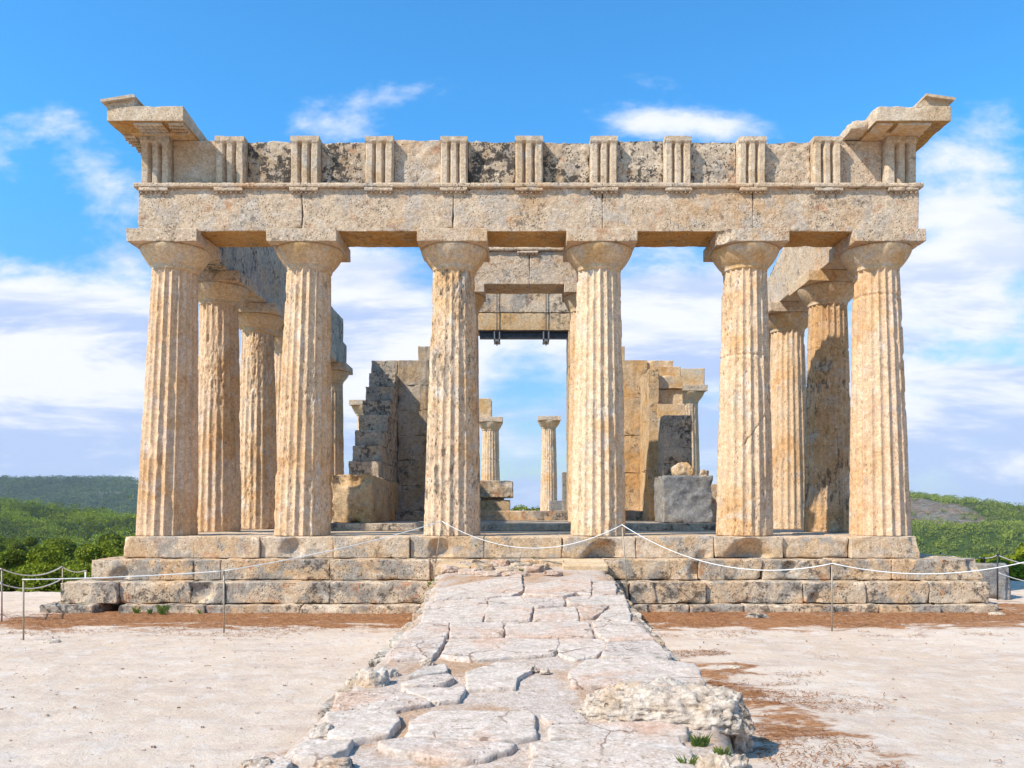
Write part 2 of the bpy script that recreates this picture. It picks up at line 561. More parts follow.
M['greywall'] = stone_mat('grey_weathered_stone', (.50, .43, .35), (.52, .39, .26), (.34, .32, .29), grey_at=(.46, .60), warm_at=(.5, .64), dark=.85, dark_at=(.565, .66), rust=.2, bump=.8, pit=.7, white=.12, off=(7, 7, 1))
M['bluegrey'] = stone_mat('blue_grey_stone', (.27, .275, .285), (.31, .28, .24), (.19, .20, .22), dark=.5, rust=.1, bump=.6, pit=.5, white=.12, off=(7, 2, 1))
M['slab'] = stone_mat('ramp_slab_stone', (.59, .505, .445), (.58, .42, .335), (.50, .45, .41), warm_at=(.50, .66), dark=.4, dark_at=(.66, .76), rust=.22, bump=.45, pit=.45, white=.35, off=(1, 6, 1), grain=.8, crack=1.5)
M['slab_b'] = stone_mat('stained_ramp_slab_stone', (.56, .48, .43), (.58, .42, .33), (.48, .43, .39), warm_at=(.46, .62), dark=.5, dark_at=(.62, .72), rust=.3, bump=.55, pit=.6, white=.45, off=(11, 6, 1), grain=.9, crack=1.9)
M['slabrosy'] = stone_mat('rosy_broken_stone', (.56, .43, .35), (.52, .33, .23), (.46, .38, .32), dark=.5, dark_at=(.60, .70), rust=.5, bump=.9, pit=.6, white=.25, off=(1, 2, 4))
M['slabtan'] = stone_mat('tan_cut_stone', (.62, .47, .31), (.58, .42, .26), (.55, .48, .4), dark=.2, rust=.25, bump=.3, pit=.3, white=.2, off=(1, 9, 1))
M['rock'] = stone_mat('pitted_rock', (.66, .58, .49), (.52, .36, .22), (.36, .33, .30), dark=.85, dark_at=(.57, .66), rust=.65, bump=1.0, pit=1, pitsc=30, white=.5, off=(9, 6, 1))
M['rockpale'] = stone_mat('pale_pitted_rock', (.60, .51, .43), (.55, .39, .26), (.44, .40, .37), warm_at=(.52, .66), dark=.8, dark_at=(.59, .68), rust=.35, bump=1.0, pit=.45, pitsc=17, white=.6, off=(9, 6, 1))
M['mortar'] = stone_mat('grit_bedding', (.52, .44, .39), (.44, .29, .19), (.47, .41, .37), dark=.3, dark_at=(.68, .78), rust=.3, bump=.5, pit=.3, white=.2, off=(0, 6, 4), sc=1.5)
M['rope'] = flat_mat('white_rope', (.72, .70, .66), .8, 0, .12, 60)
M['post'] = flat_mat('weathered_metal_post', (.34, .27, .19), .6, .3, .25, 30)
M['whitepost'] = flat_mat('white_post_paint', (.75, .74, .7), .6, 0, .1, 30)
M['blackpost'] = flat_mat('black_post_iron', (.035, .035, .04), .6, .3, .25, 30)
M['steel'] = flat_mat('dark_steel', (.055, .055, .06), .5, .6, .3, 12)
M['bolt'] = flat_mat('galvanised_bracket', (.22, .22, .22), .5, .6, .3, 30)
M['bark'] = flat_mat('pine_bark', (.16, .10, .065), .9, 0, .4, 9, .6)
M['leaf_a'] = leaf_mat('pine_needles', (.075, .10, .010), (.24, .285, .014), (.31, .35, .03), .5)
M['leaf_b'] = leaf_mat('bright_pine_needles', (.085, .115, .010), (.26, .30, .016), (.24, .27, .04), .5)
M['leaf_c'] = leaf_mat('bush_leaves', (.06, .11, .02), (.12, .18, .03), (.17, .22, .05), 2.0)
M['weed'] = leaf_mat('weed_leaves', (.07, .13, .025), (.16, .20, .04), (.3, .3, .1), 8.0)
M['litter'] = leaf_mat('dry_pine_litter', (.24, .09, .03), (.36, .15, .05), (.50, .31, .15), 3.0)
M['forest'] = leaf_mat('hillside_pines', (.055, .085, .008), (.26, .32, .012), (.30, .34, .02), .03)
M['forest_far'] = leaf_mat('far_hillside_scrub', (.045, .085, .02), (.10, .15, .03), (.16, .19, .07), .012)
M['scrub'] = leaf_mat('hillside_scrub', (.14, .175, .02), (.26, .30, .035), (.22, .27, .06), .03)


def hill_mat(name, green, green2, bare, bare_at, sc=.02, patch=None):
    m = bpy.data.materials.new(name)
    m.use_nodes = True
    t = NT(m.node_tree)
    geo = t.n('ShaderNodeNewGeometry')
    P = geo.outputs['Position']
    c = t.mix(t.step(t.noise(P, sc * 4, 6, .6), .4, .6), green, green2)
    bmask = t.step(t.noise(P, sc, 8, .68, .4), *bare_at)
    c = t.mix(bmask, c, bare)
    if patch:
        s_ = t.n('ShaderNodeSeparateXYZ'); t.set(s_.inputs[0], P)
        a_ = t.math('DIVIDE', t.math('SUBTRACT', s_.outputs[0], patch[0]), patch[2]); b_ = t.math('DIVIDE', t.math('SUBTRACT', s_.outputs[1], patch[1]), patch[3])
        d_ = t.math('ADD', t.math('ADD', t.math('MULTIPLY', a_, a_), t.math('MULTIPLY', b_, b_)), t.noise(P, .05, 5, .65))
        c = t.mix(t.step(d_, 1.75, 1.35), c, t.mix(t.step(t.noise(P, .12, 6, .7), .4, .6), (.33, .22, .15), (.30, .26, .21)))
    sp = t.noise(P, sc * 30, 5, .7)
    c = t.mix(t.step(sp, .35, .68), t.mix(1.0, c, (.45, .5, .5), 'MULTIPLY'), c)
    bs = t.n('ShaderNodeBsdfPrincipled')
    t.set(bs.inputs['Base Color'], c)
    bs.inputs['Roughness'].default_value = 1.0
    bs.inputs['Specular IOR Level'].default_value = 0
    bp = t.n('ShaderNodeBump'); bp.inputs['Strength'].default_value = 1; bp.inputs['Distance'].default_value = 3
    t.set(bp.inputs['Height'], sp); t.nt.links.new(bp.outputs[0], bs.inputs['Normal'])
    out = t.n('ShaderNodeOutputMaterial')
    t.nt.links.new(bs.outputs[0], out.inputs[0])
    return m


M['hill_mid'] = hill_mat('pine_hill', (.05, .08, .015), (.09, .12, .025), (.30, .22, .14), (.60, .68))
M['hill_far'] = hill_mat('far_hill', (.040, .065, .030), (.065, .09, .035), (.34, .29, .24), (.585, .66), .006)
M['hill_right'] = hill_mat('scrub_hill', (.075, .11, .022), (.12, .16, .035), (.34, .20, .14), (.56, .66), .012, (196, 415, 24, 62))

# ground: pale trodden limestone dust with rust-brown pine litter gathered in places
gm = bpy.data.materials.new('dusty_ground')
gm.use_nodes = True
t = NT(gm.node_tree)
geo = t.n('ShaderNodeNewGeometry')
P = geo.outputs['Position']
sp = t.n('ShaderNodeSeparateXYZ'); t.set(sp.inputs[0], P)
gx, gy, gz = sp.outputs
big = t.noise(P, .35, 6, .6, .4)
c = t.mix(t.step(big, .38, .62), (.64, .515, .405), (.58, .445, .335))
c = t.mix(t.math('MULTIPLY', t.step(t.noise(t.scale(P, (.6, 2.2, 1)), 1.4, 8, .66, .3), .48, .66), .75), c, (.50, .385, .31))
c = t.mix(t.math('MULTIPLY', t.step(t.noise(P, 3.6, 9, .72, .3), .46, .64), .5), c, (.68, .60, .53))
c = t.mix(t.math('MULTIPLY', t.step(t.noise(t.scale(P, (.7, 1.3, 1)), 7, 9, .8), .55, .63), .5), c, (.46, .34, .27))
fnz = t.noise(P, 60, 7, .78)
c = t.mix(t.step(fnz, .3, .7), t.mix(1.0, c, (.88, .86, .84), 'MULTIPLY'), t.mix(1.0, c, (1.07, 1.06, 1.06), 'MULTIPLY'))


def gbox(x0, x1, y0, y1, sx, sy):
    a = t.math('MULTIPLY', t.step(gx, x0 - sx, x0 + sx), t.step(gx, x1 + sx, x1 - sx))
    b = t.math('MULTIPLY', t.step(gy, y0 - sy, y0 + sy), t.step(gy, y1 + sy, y1 - sy))
    return t.math('MULTIPLY', a, b)


lit = gbox(-7.6, 30, 11.15, 14.4, .6, 1.0)
lit = t.math('ADD', lit, t.math('MULTIPLY', gbox(1.3, 2.7, 4.9, 9.3, .45, 1.2), .66))
lit = t.math('ADD', lit, t.math('MULTIPLY', gbox(2.2, 3.9, 3.2, 4.3, .5, .5), .5))
lit = t.math('ADD', lit, t.math('MULTIPLY', gbox(-12, -7.4, 9.6, 12, .8, .7), .55))
lit = t.math('ADD', lit, t.math('MULTIPLY', gbox(-1.7, -1.2, 4, 6.2, .2, .8), .55))
ln = t.noise(t.scale(P, (.8, 1.6, 1)), 1.5, 10, .72, .5)
ln = t.math('ADD', t.math('MULTIPLY', t.math('SUBTRACT', ln, .5), 1.7), .5)
lm = t.step(t.math('ADD', t.math('MULTIPLY', lit, .66), ln), .84, 1.04)
lc = t.mix(t.step(t.noise(t.scale(P, (1, 2, 1)), 14, 8, .8), .38, .62), (.17, .065, .025), (.42, .19, .075))
c = t.mix(t.math('MULTIPLY', lm, .93), c, lc)
# beyond the terrace: dry grass, then scrub green
far = t.math('MAXIMUM', t.step(gz, -.25, -1.6), t.step(gy, 60, 90))
c = t.mix(far, c, t.mix(t.step(t.noise(P, .25, 6, .6), .4, .6), (.08, .11, .02), (.15, .15, .05)))
bs = t.n('ShaderNodeBsdfPrincipled')
t.set(bs.inputs['Base Color'], c)
bs.inputs['Roughness'].default_value = 1.0
bs.inputs['Specular IOR Level'].default_value = .05
bp = t.n('ShaderNodeBump'); bp.inputs['Strength'].default_value = .8; bp.inputs['Distance'].default_value = .04
t.set(bp.inputs['Height'], t.math('ADD', t.math('MULTIPLY', t.noise(P, 9, 9, .7), .8), t.math('MULTIPLY', fnz, .22)))
t.nt.links.new(bp.outputs[0], bs.inputs['Normal'])
out = t.n('ShaderNodeOutputMaterial')
t.nt.links.new(bs.outputs[0], out.inputs[0])
M['ground'] = gm


# ------------------------------------------------------------------ ground
def ground_z(x, y):
    x = np.asarray(x, float); y = np.asarray(y, float)
    dl = np.minimum(np.clip(y - 16.3, 0, None), np.clip(-x - 8.6, 0, None) * 1.5)
    dr = np.minimum(np.clip(y - 20, 0, None), np.clip(x - 11, 0, None))
    do = np.clip(np.maximum(np.abs(x) - 30, y - 60), 0, None)
    db = np.clip(-y - 30, 0, None)
    d = np.maximum(np.maximum(dl, dr), np.maximum(do, db))
    z = -22 * (1 - np.exp(-d / 42.0)) - .10 * np.minimum(d, 8) / 8
    return z


def axis_pts(a0, a1, st, far, k):
    mid = np.arange(a0, a1 + 1e-6, st)
    g = st
    up, p = [], a1
    while p < far:
        g *= k; p += g; up.append(p)
    dn, p, g = [], a0, st
    while p > -far:
        g *= k; p -= g; dn.append(p)
    return np.array(dn[::-1] + list(mid) + up)


gxs = axis_pts(-11, 11, .075, 5000, 1.09)
gys = axis_pts(3.5, 15.5, .075, 5000, 1.09)
GX, GY = np.meshgrid(gxs, gys)
pf = np.stack([GX.ravel(), GY.ravel(), 0 * GX.ravel()], 1)
near = (np.hypot(pf[:, 0], pf[:, 1] - 8) < 60)
z = ground_z(pf[:, 0], pf[:, 1])
nz_ = np.zeros(len(pf))
q = pf[near]
nz_[near] = .035 * fbm(q, .55, 3, 3) + .022 * fbm(q, 3.5, 4, 8, .6) + .022 * np.clip(fbm(q, 7, 3, 12), 0, 1)
pf[:, 2] = z - .03 + nz_
nx_, ny_ = len(gxs), len(gys)
idx = np.arange(nx_ * ny_).reshape(ny_, nx_)
gf = np.stack([idx[:-1, :-1], idx[:-1, 1:], idx[1:, 1:], idx[1:, :-1]], -1).reshape(-1, 4)
obj('ground', (pf, gf), M['ground'])['kind'] = 'structure'


def hill(name, mat, D, ridge, x_lo, x_hi, near_d, base_z, back, seed, amp, nx=260, ny=90):
    """ridge: list of (px,py) where the crest shows; the body is a real slope from near_d to D and down behind"""
    rp = np.array(ridge, float)
    xs = np.linspace(x_lo, x_hi, nx)
    ys = np.concatenate([np.linspace(near_d, D, ny), np.linspace(D, D + back, 25)[1:]])
    gx_, gy_ = np.meshgrid(xs, ys)
    pxr = CX + gx_ / D * F
    zr = EYE + (HY - np.interp(pxr, rp[:, 0], rp[:, 1])) * D / F
    tt = np.where(gy_ <= D, (gy_ - near_d) / (D - near_d), 1 - (gy_ - D) / back)
    s = sstep(tt, -.15, 1.05)
    s = (s - s.min()) / (s.max() - s.min())
    zz = base_z + (zr - base_z) * s
    p = np.stack([gx_.ravel(), gy_.ravel(), zz.ravel()], 1)
    q = p.copy(); q[:, 2] = 0
    p[:, 2] += amp * fbm(q, 6 / D, 5, seed, .5) * (.35 + .65 * (1 - np.abs(tt.ravel() * 2 - 1)))
    ix = np.arange(p.shape[0]).reshape(gx_.shape)
    f = np.stack([ix[:-1, :-1], ix[:-1, 1:], ix[1:, 1:], ix[1:, :-1]], -1).reshape(-1, 4)
    o = obj(name, (p, f), mat); o['kind'] = 'structure'
    return p.reshape(gx_.shape + (3,)), xs, ys


rid_far = [(a_, b_ + 6.5) for a_, b_ in [(-900, 520), (-500, 498), (-200, 482), (-60, 478), (0, 477.5), (25, 476), (60, 477.5), (110, 476), (140, 478), (260, 484), (420, 500), (600, 512), (900, 520)]]
HF = hill('hill', M['hill_far'], 1300, rid_far, -2900, 500, 620, -30, 900, 4, 26, 300, 80)
rid_mid = [(a_, b_ + 3) for a_, b_ in [(-900, 515), (-500, 505), (-200, 500), (-60, 500), (0, 501), (30, 503), (60, 506), (90, 511), (120, 515), (150, 519), (260, 524), (420, 534), (700, 560)]]
HM = hill('hill', M['hill_mid'], 360, rid_mid, -900, 120, 120, -26, 160, 9, 7)
rid_r = [(a_, b_ + 4.5) for a_, b_ in [(300, 530), (600, 516), (760, 496), (860, 490), (909, 493.5), (930, 498.5), (955, 504), (975, 505), (1000, 505), (1024, 507), (1150, 509), (1400, 503), (1900, 515)]]
HR = hill('hill', M['hill_right'], 520, rid_r, -60, 1300, 130, -26, 260, 14, 9)


# --- foliage -------------------------------------------------------
def leaf_cloud(centers, radii, per, size, seed, flat=.75):
    """many small leaf-clump quads spread through a set of ellipsoidal clumps"""
    rg = np.random.default_rng(seed)
    c = np.repeat(np.array(centers, float), per, 0)
    r = np.repeat(np.array(radii, float), per)
    n = len(c)
    d = rg.normal(size=(n, 3)); d /= np.linalg.norm(d, axis=1, keepdims=True)
    rad = r * rg.uniform(.25, 1, n) ** .45
    p = c + d * rad[:, None] * np.array([1, 1, flat])
    a = rg.normal(size=(n, 3)) + d * .4; a /= np.linalg.norm(a, axis=1, keepdims=True)
    b = np.cross(a, rg.normal(size=(n, 3))); b /= np.linalg.norm(b, axis=1, keepdims=True)
    s = (size * rg.uniform(.5, 1.3, n))[:, None]
    v = np.stack([p - a * s * .75, p + b * s * .55, p + a * s * .75, p - b * s * .55], 1).reshape(-1, 3)
    f = np.arange(n * 4).reshape(n, 4)
    return v, f


def tree(x, y, zb, h, rw, seed, label, mat, group=None, lean=0., name='pine_tree', per=520, size=.16, nclump=None):
    rg = np.random.default_rng(seed)
    t_ = thing(name, (x, y, zb), label, 'tree', group)
    th = h * .62
    pts = [(x, y, zb - .4)]
    for k in range(1, 7):
        q = k / 6
        pts.append((x + lean * q + rg.normal() * .06 * h * .2, y + rg.normal() * .012 * h, zb + th * q))
    parts = [tube(pts, np.linspace(.035 * h, .012 * h, 7), 8)]
    cs, rs = [], []
    nc = nclump or int(16 + rw * 4)
    for k in range(nc):
        a = rg.uniform(0, 6.283); q = rg.uniform(0, 1) ** .6
        zz = zb + h * rg.uniform(.38, .92)
        w_ = rw * q * (1.0 - .55 * abs((zz - zb) / h - .55))
        c_ = np.array([x + lean + w_ * math.cos(a), y + w_ * math.sin(a), zz])
        cs.append(c_); rs.append(rw * rg.uniform(.17, .36))
        if k < 16:
            st = np.array(pts[min(6, 2 + int(rg.integers(0, 4)))])
            mid = (st + c_) / 2 + np.array([0, 0, -.04 * h])
            parts.append(tube([st, mid, c_], [.013 * h, .009 * h, .003 * h], 5))
    obj('trunk', merge(parts), M['bark'], t_)
    obj('crown', leaf_cloud(cs, rs, per, size, seed), mat, t_, smooth=False)
    return t_


def forest(name, grid, mat, count, rad, seed, label, box, size_fac=.4, per=36, bare=None):
    """a wood that reads as one mass on a hillside"""
    P_, xs, ys = grid
    rg = np.random.default_rng(seed)
    n = count
    x = rg.uniform(box[0], box[1], n); y = box[2] + (box[3] - box[2]) * rg.uniform(0, 1, n)
    xi = np.clip(np.searchsorted(xs, x) - 1, 0, len(xs) - 2); yi = np.clip(np.searchsorted(ys, y) - 1, 0, len(ys) - 2)
    fx = (x - xs[xi]) / (xs[xi + 1] - xs[xi]); fy = (y - ys[yi]) / (ys[yi + 1] - ys[yi])
    Z_ = P_[:, :, 2]
    z_ = (Z_[yi, xi] * (1 - fx) + Z_[yi, xi + 1] * fx) * (1 - fy) + (Z_[yi + 1, xi] * (1 - fx) + Z_[yi + 1, xi + 1] * fx) * fy
    keep = fbm(np.stack([x, y, 0 * x], 1), 1 / (rad * 14), 3, seed) > -.28
    if bare:
        keep &= (((x - bare[0]) / bare[2]) ** 2 + ((y - bare[1]) / bare[3]) ** 2 + 1.3 * fbm(np.stack([x, y, 0 * x], 1), .05, 3, 4) > 1) | (rg.uniform(0, 1, n) < .28)
    x, y, z_ = x[keep], y[keep], z_[keep]
    r = rad * rg.uniform(.55, 1.35, len(x))
    v, f = leaf_cloud(np.stack([x, y, z_ + r * .75], 1), r, per, rad * size_fac, seed, .85)
    o = obj(name, (v, f), mat, smooth=False)
    tag(o, label, 'woodland', kind='stuff')


forest('forest', HM, M['forest'], 4200, 2.2, 21, 'dense green pine wood covering the nearer hillside on the left', (-330, 10, 125, 375), .17, 150)
forest('far_scrub', HF, M['forest_far'], 6500, 4.5, 22, 'dark scrub covering the blue far ridge on the left', (-1300, -250, 640, 1320), .30, 30)
forest('hillside_scrub', HR, M['scrub'], 9500, 1.7, 23, 'green scrub covering the hillside on the right', (30, 420, 140, 530), .26, 50, (196, 415, 24, 62))

# ------------------------------------------------------------------ the temple
ZS = 1.15                      # floor of the colonnade
YF = 14.5                      # axis of the front columns
FRONT_X = [-6.20, -3.80, -1.13, 1.47, 4.06, 6.47]
temple = thing('ruined_temple', (.13, YF, 0), 'ruined limestone Doric temple with fluted columns standing on a stepped platform', 'temple')


def at(px, py, Y):
    return np.array([(px - CX) * Y / F, Y, EYE + (HY - py) * Y / F])


def X_(px, Y): return (px - CX) * Y / F
def Z_(py, Y): return EYE + (HY - py) * Y / F


def column(name, cx, cy, zb, z_neck, z_top, rb, rt, seed, lean=0.0, ero=.5, nseg=160, nz=150, mat='column', joints=(), abacus=1.2,
           ab_h=.22, capital=True, side=None, part_parent=None, label=None, capcut=None, abmat=None, crack=None):
    """fluted shaft (the part) with its capital and abacus as sub-parts"""
    zz = np.linspace(zb, z_neck, nz)
    q = (zz - zb) / (z_neck - zb)
    rad = rb + (rt - rb) * (q ** 1.15)
    prof = np.stack([rad, zz], 1)

    def fn(a, z, r):
        p = np.stack([np.cos(a) * 1.0 + cx, np.sin(a) * 1.0 + cy, z * .8], 1)
        e = fbm(p, .8, 3, seed, .55) * 1.3 + ero - .5
        if side is not None:      # side = (angle, strength): one flank of the shaft is more eaten away
            e = e + side[1] * np.cos(a - side[0])
        e = e + .5 * np.clip(1 - (z - zb) / .5, 0, 1) * ero
        E = sstep(e, -.05, .75)
        fl = np.abs(np.sin(a * 10 + .3)) ** .85
        rough = fbm(p * np.array([1, 1, 1.1]), 7.0, 4, seed + 4, .62)
        rough2 = fbm(p * np.array([1, 1, .35]), 3.6, 3, seed + 7)
        chipn = np.clip(fbm(p, 5.0, 3, seed + 13) - .18, 0, 1)
        arr = 1 - fl
        out = r * (1 - .105 * fl * (1 - .62 * E))
        out = out - arr ** 1.5 * chipn * .085
        out = out - E * (.018 + .028 * np.abs(rough) * 1.6 + .012 * rough2) + .004 * rough
        pits = np.clip(fbm(p, 11, 2, seed + 31) - .25, 0, 1) * E * .09
        out = out - pits
        for jz in joints:
            out = out - .022 * np.exp(-((z - jz) / .014) ** 2) * (1 + rough)
        if crack:
            a0, a1, z0_, z1_ = crack
            aw = np.where(a > math.pi, a - 2 * math.pi, a)
            zc = z0_ + (z1_ - z0_) * (aw - a0) / (a1 - a0) + .05 * rough
            out = out - .035 * np.exp(-((z - zc) / .020) ** 2) * ((aw > a0) & (aw < a1))
        return out, z
    v, f = lathe(prof, cx, cy, nseg, fn)
    k = np.clip((v[:, 2] - zb) / (z_top - zb), 0, 1)
    v[:, 0] += lean * k
    col = obj(name, (v, f), M[mat], part_parent or temple)
    if label: col['label'] = label
    if not capital:
        return col
    cxx, ech_top = cx + lean * 1.0, z_top - ab_h
    h = ech_top - z_neck
    re = abacus / 2 - .005
    pr = [(rt * .85, z_neck - .06), (rt * .90, z_neck - .02), (rt * .985, z_neck), (rt * 1.012, z_neck + .012), (rt * 1.015, z_neck + .028), (rt * 1.005, z_neck + .034),
          (rt * 1.035, z_neck + .05), (rt * 1.04, z_neck + .062), (rt * 1.035, z_neck + .068)]
    for k in range(1, 12):
        q = k / 11
        rr = rt * 1.06 + (re - rt * 1.06) * math.sin(q * 1.25) / math.sin(1.25)
        if k == 11: rr *= .985
        pr.append((rr, z_neck + .068 + (h - .068) * q ** 1.05))
    pr.append((re * .93, ech_top + .004))
    v, f = lathe(pr, cxx, cy, 72, lambda a, z, r: (r * (1 + .02 * fbm(np.stack([np.cos(a) * 2, np.sin(a) * 2, z * 3], 1), 1.3, 4, seed + 2)) - .05 * np.clip(fbm(np.stack([np.cos(a) * 2 + cx, np.sin(a) * 2, z * 2], 1), 1.1, 3, seed + 22) - .3, 0, 1), z))
    cp = obj('capital', (v, f), M['capital'], col)
    a2 = abacus / 2
    obj('abacus', rock_box((cxx - a2, cy - a2, ech_top + .002), (cxx + a2, cy + a2, z_top), .06, .012, .05, .010, 2.6, seed + 50,
                           bites=capcut or ()), M['capital' if mat == 'column_dark' else 'architrave'], col)
    return col


leans = [.16, .14, .04, .0, .0, -.08]
eros = [.18, .30, .62, .42, .45, .28]
sides = [None, (-.3, .25), (-.5, .35), (-1.0, .25), None, (-.2, .2)]
for i, x in enumerate(FRONT_X):
    rb = .515 if i in (0, 2, 5) else .50
    cut = ()
    if i == 1: cut = [((x - .60, YF - .62, 6.25), .10)]
    if i == 4: cut = [((x - .66, YF - .6, 6.28), .24)]
    column('column', x, YF, ZS, 5.80, 6.40, rb, .385, 100 + i * 7, lean=leans[i], ero=eros[i], nseg=200, nz=230, side=sides[i], capcut=cut, mat=('column_rosy', 'column', 'column_pitted', 'column_pale', 'column', 'column_rosy')[i],
           joints=(5.35,) if i == 5 else ((4.3,) if i == 4 else ()), crack=(-1.83, -.45, 2.75, 3.55) if i == 4 else ((-2.3, -1.2, 3.9, 3.3) if i == 2 else None))

YL = [16.9, 19.46, 22.02, 24.58, 27.14]
for i, y in enumerate(YL):
    column('column', -6.20, y, ZS, 5.80, 6.40, .505, .385, 200 + i * 7, lean=.06, ero=.50 + .1 * (i < 2), nseg=160, nz=160 if i < 3 else 90,
           side=(-1.2, .35) if i < 2 else None, mat='column_rosy' if i != 1 else 'column')
for i, y in enumerate([16.9, 19.4, 22.0]):
    column('column', 6.47, y, ZS, 5.80, 6.40, .505, .385, 300 + i * 7, lean=-.02, ero=.32 if i else .5, nseg=160, nz=160 if i < 2 else 90,
           mat='column_dark' if i == 0 else 'column', joints=(2.9, 4.2, 2.3, 4.9) if i == 0 else ())
# survivors further back
column('column', -6.45, 35.0, ZS, 5.62, 6.25, .50, .385, 411, nseg=100, nz=70)
column('column', 6.47, 30.7, ZS, 5.62, 6.22, .50, .385, 412, nseg=100, nz=70)
column('column', -1.17, 37.6, ZS, 5.25, 5.83, .50, .39, 413, nseg=100, nz=80, joints=(3.9,), abacus=1.12)
column('column', 1.71, 42.4, ZS, 5.82, 6.42, .48, .37, 414, nseg=120, nz=90, joints=(2.9, 4.2), abacus=1.18)
obj('architrave_block', rock_box((5.55, 30.3, 6.225), (7.0, 31.1, 6.86), .08, .03, .12, .03, 2, 5), M['capital'], temple)
obj('architrave_block', rock_box((-1.75, 37.25, 5.835), (-1.12, 38.0, 6.70), .06, .04, .2, .04, 2, 6), M['capital'], temple)

# --- front architrave
A0, A1 = 14.07, 14.92
AZ0, AZ1 = 6.403, 7.145
jx = [138, 302, 453, 602.5, 753, 919]
for i in range(5):
    x0, x1 = X_(jx[i], A0) + .006, X_(jx[i + 1], A0) - .006
    bites = [((x1 - .05, A0 - .02, AZ0), .07)] if i < 2 else []
    soffit(obj('architrave_block', rock_box((x0, A0, AZ0), (x1, A1, AZ1), .045, .010, .035, .020, 2.2, 60 + i, bites, oct=5), M['architrave'], temple), M['patina_bounce'])
for i in range(5):
    x0, x1 = X_(jx[i], A0) - (.05 if i == 0 else -.003), X_(jx[i + 1], A0) + (.05 if i == 4 else -.003)
    obj('taenia', rock_box((x0, A0 - .065, AZ1 + .001), (x1, A1 - .01, AZ1 + .075), .035, .006, .045, .012, 4, 80 + i), M['architrave'], temple)

FZ0, FZ1 = 7.222, 8.03
# the frieze
trig = [(139.6, 168.8), (214.8, 243.7), (290, 318.6), (364.8, 393), (440, 467.5), (515.3, 543), (590.5, 618), (665, 692), (739.3, 766.7), (814.2, 842.3), (887.3, 918)]
TY = 14.06


def triglyph(x0, x1, y0, y1, z0, z1, seed):
    w_ = x1 - x0
    ns = (48, 5, 44)
    v, f, lo, hi = lattice((x0, y0, z0), (x1, y1, z1), .02, ns)
    u = (v[:, 0] - x0) / w_
    band = z1 - .085
    # three shanks, two whole grooves, half grooves at the outer edges
    g = np.zeros(len(v))
    for c_ in (1 / 3, 2 / 3):
        g = np.maximum(g, np.clip(1 - np.abs(u - c_) / .085, 0, 1))
    g = np.maximum(g, np.clip(1 - u / .05, 0, 1) * .8); g = np.maximum(g, np.clip(1 - (1 - u) / .05, 0, 1) * .8)
    tap = np.clip((band - v[:, 2]) / .035, 0, 1)
    front = v[:, 1] < y0 + 1e-4
    n = fbm(v, 3, 4, seed)
    v[:, 1] += np.where(front, g * .085 * tap + .018 * tap + .012 * n + .03 * np.clip(fbm(v, 5, 3, seed + 3) - .3, 0, 1), 0)
    v[:, 0] += .010 * n; v[:, 2] += .012 * fbm(v, 4, 3, seed + 8) * (v[:, 2] > z1 - .01)
    return v, f


def guttae(x0, x1, y, z, n=6, r=.022, h=.035):
    return [lathe([(r * .8, z), (r, z - h)][::-1], x0 + (x1 - x0) * (k + .5) / n, y, 8) for k in range(n)]


for i, (a, b) in enumerate(trig):
    x0, x1 = X_(a, TY), X_(b, TY)
    obj('triglyph', triglyph(x0, x1, TY, TY + .52, FZ0, FZ1 + .015, 500 + i), M['frieze'], temple, smooth=False)
    rg_ = merge([rock_box((x0, A0 - .06, AZ1 - .062), (x1, A0 + .02, AZ1 - .001), .03, .006, .02, .006, 5, 520 + i)] + guttae(x0, x1, A0 - .028, AZ1 - .06))
    obj('regula', rg_, M['architrave'], temple)
mdepth = [.17, .20, .20, .16, .19, .19, .18, .20, .18, .19]
for i in range(10):
    x0, x1 = X_(trig[i][1], TY) + .006, X_(trig[i + 1][0], TY) - .006
    smooth_ = i in (0, 9)
    obj('metope', rock_box((x0, TY + mdepth[i], FZ0), (x1, TY + .52, FZ1 + .012 - .014 * (i % 3)), .035, .008, .02 if smooth_ else .05, .012 if smooth_ else .045, 3.4 if not smooth_ else 2, 540 + i, oct=5),
        M['metope'] if i not in (0, 3, 8, 9) else M['frieze'] if i in (0,) else M['architrave'], temple)
obj('frieze_backing', merge([rock_box((X_(141, TY) + k * 2.26, TY + .525, FZ0), (X_(141, TY) + (k + 1) * 2.26 - .01, 14.93, 8.0), .09, .02, .1, .03, 2, 570 + k) for k in range(6)][:6]), M['metope'], temple)

# --- corner cornices
CZ = 8.055


def mutule(x0, x1, y0, y1, z, seed):
    parts = [rock_box((x0, y0, z - .05), (x1, y1, z + .003), .05, .006, .02, .005, 4, seed)]
    for ky in range(3):
        parts += guttae(x0, x1, y0 + (y1 - y0) * (ky + .5) / 3, z - .048, 6, .022, .028)
    return merge(parts)


def slope_top(zt, drop, axis=0, a=0, b=1):
    def w_(p):
        q = np.clip((p[:, axis] - a) / (b - a), 0, 1)
        p = p.copy(); p[:, 2] = np.where(p[:, 2] > CZ + .12, p[:, 2] - drop * q, p[:, 2])
        return p
    return w_


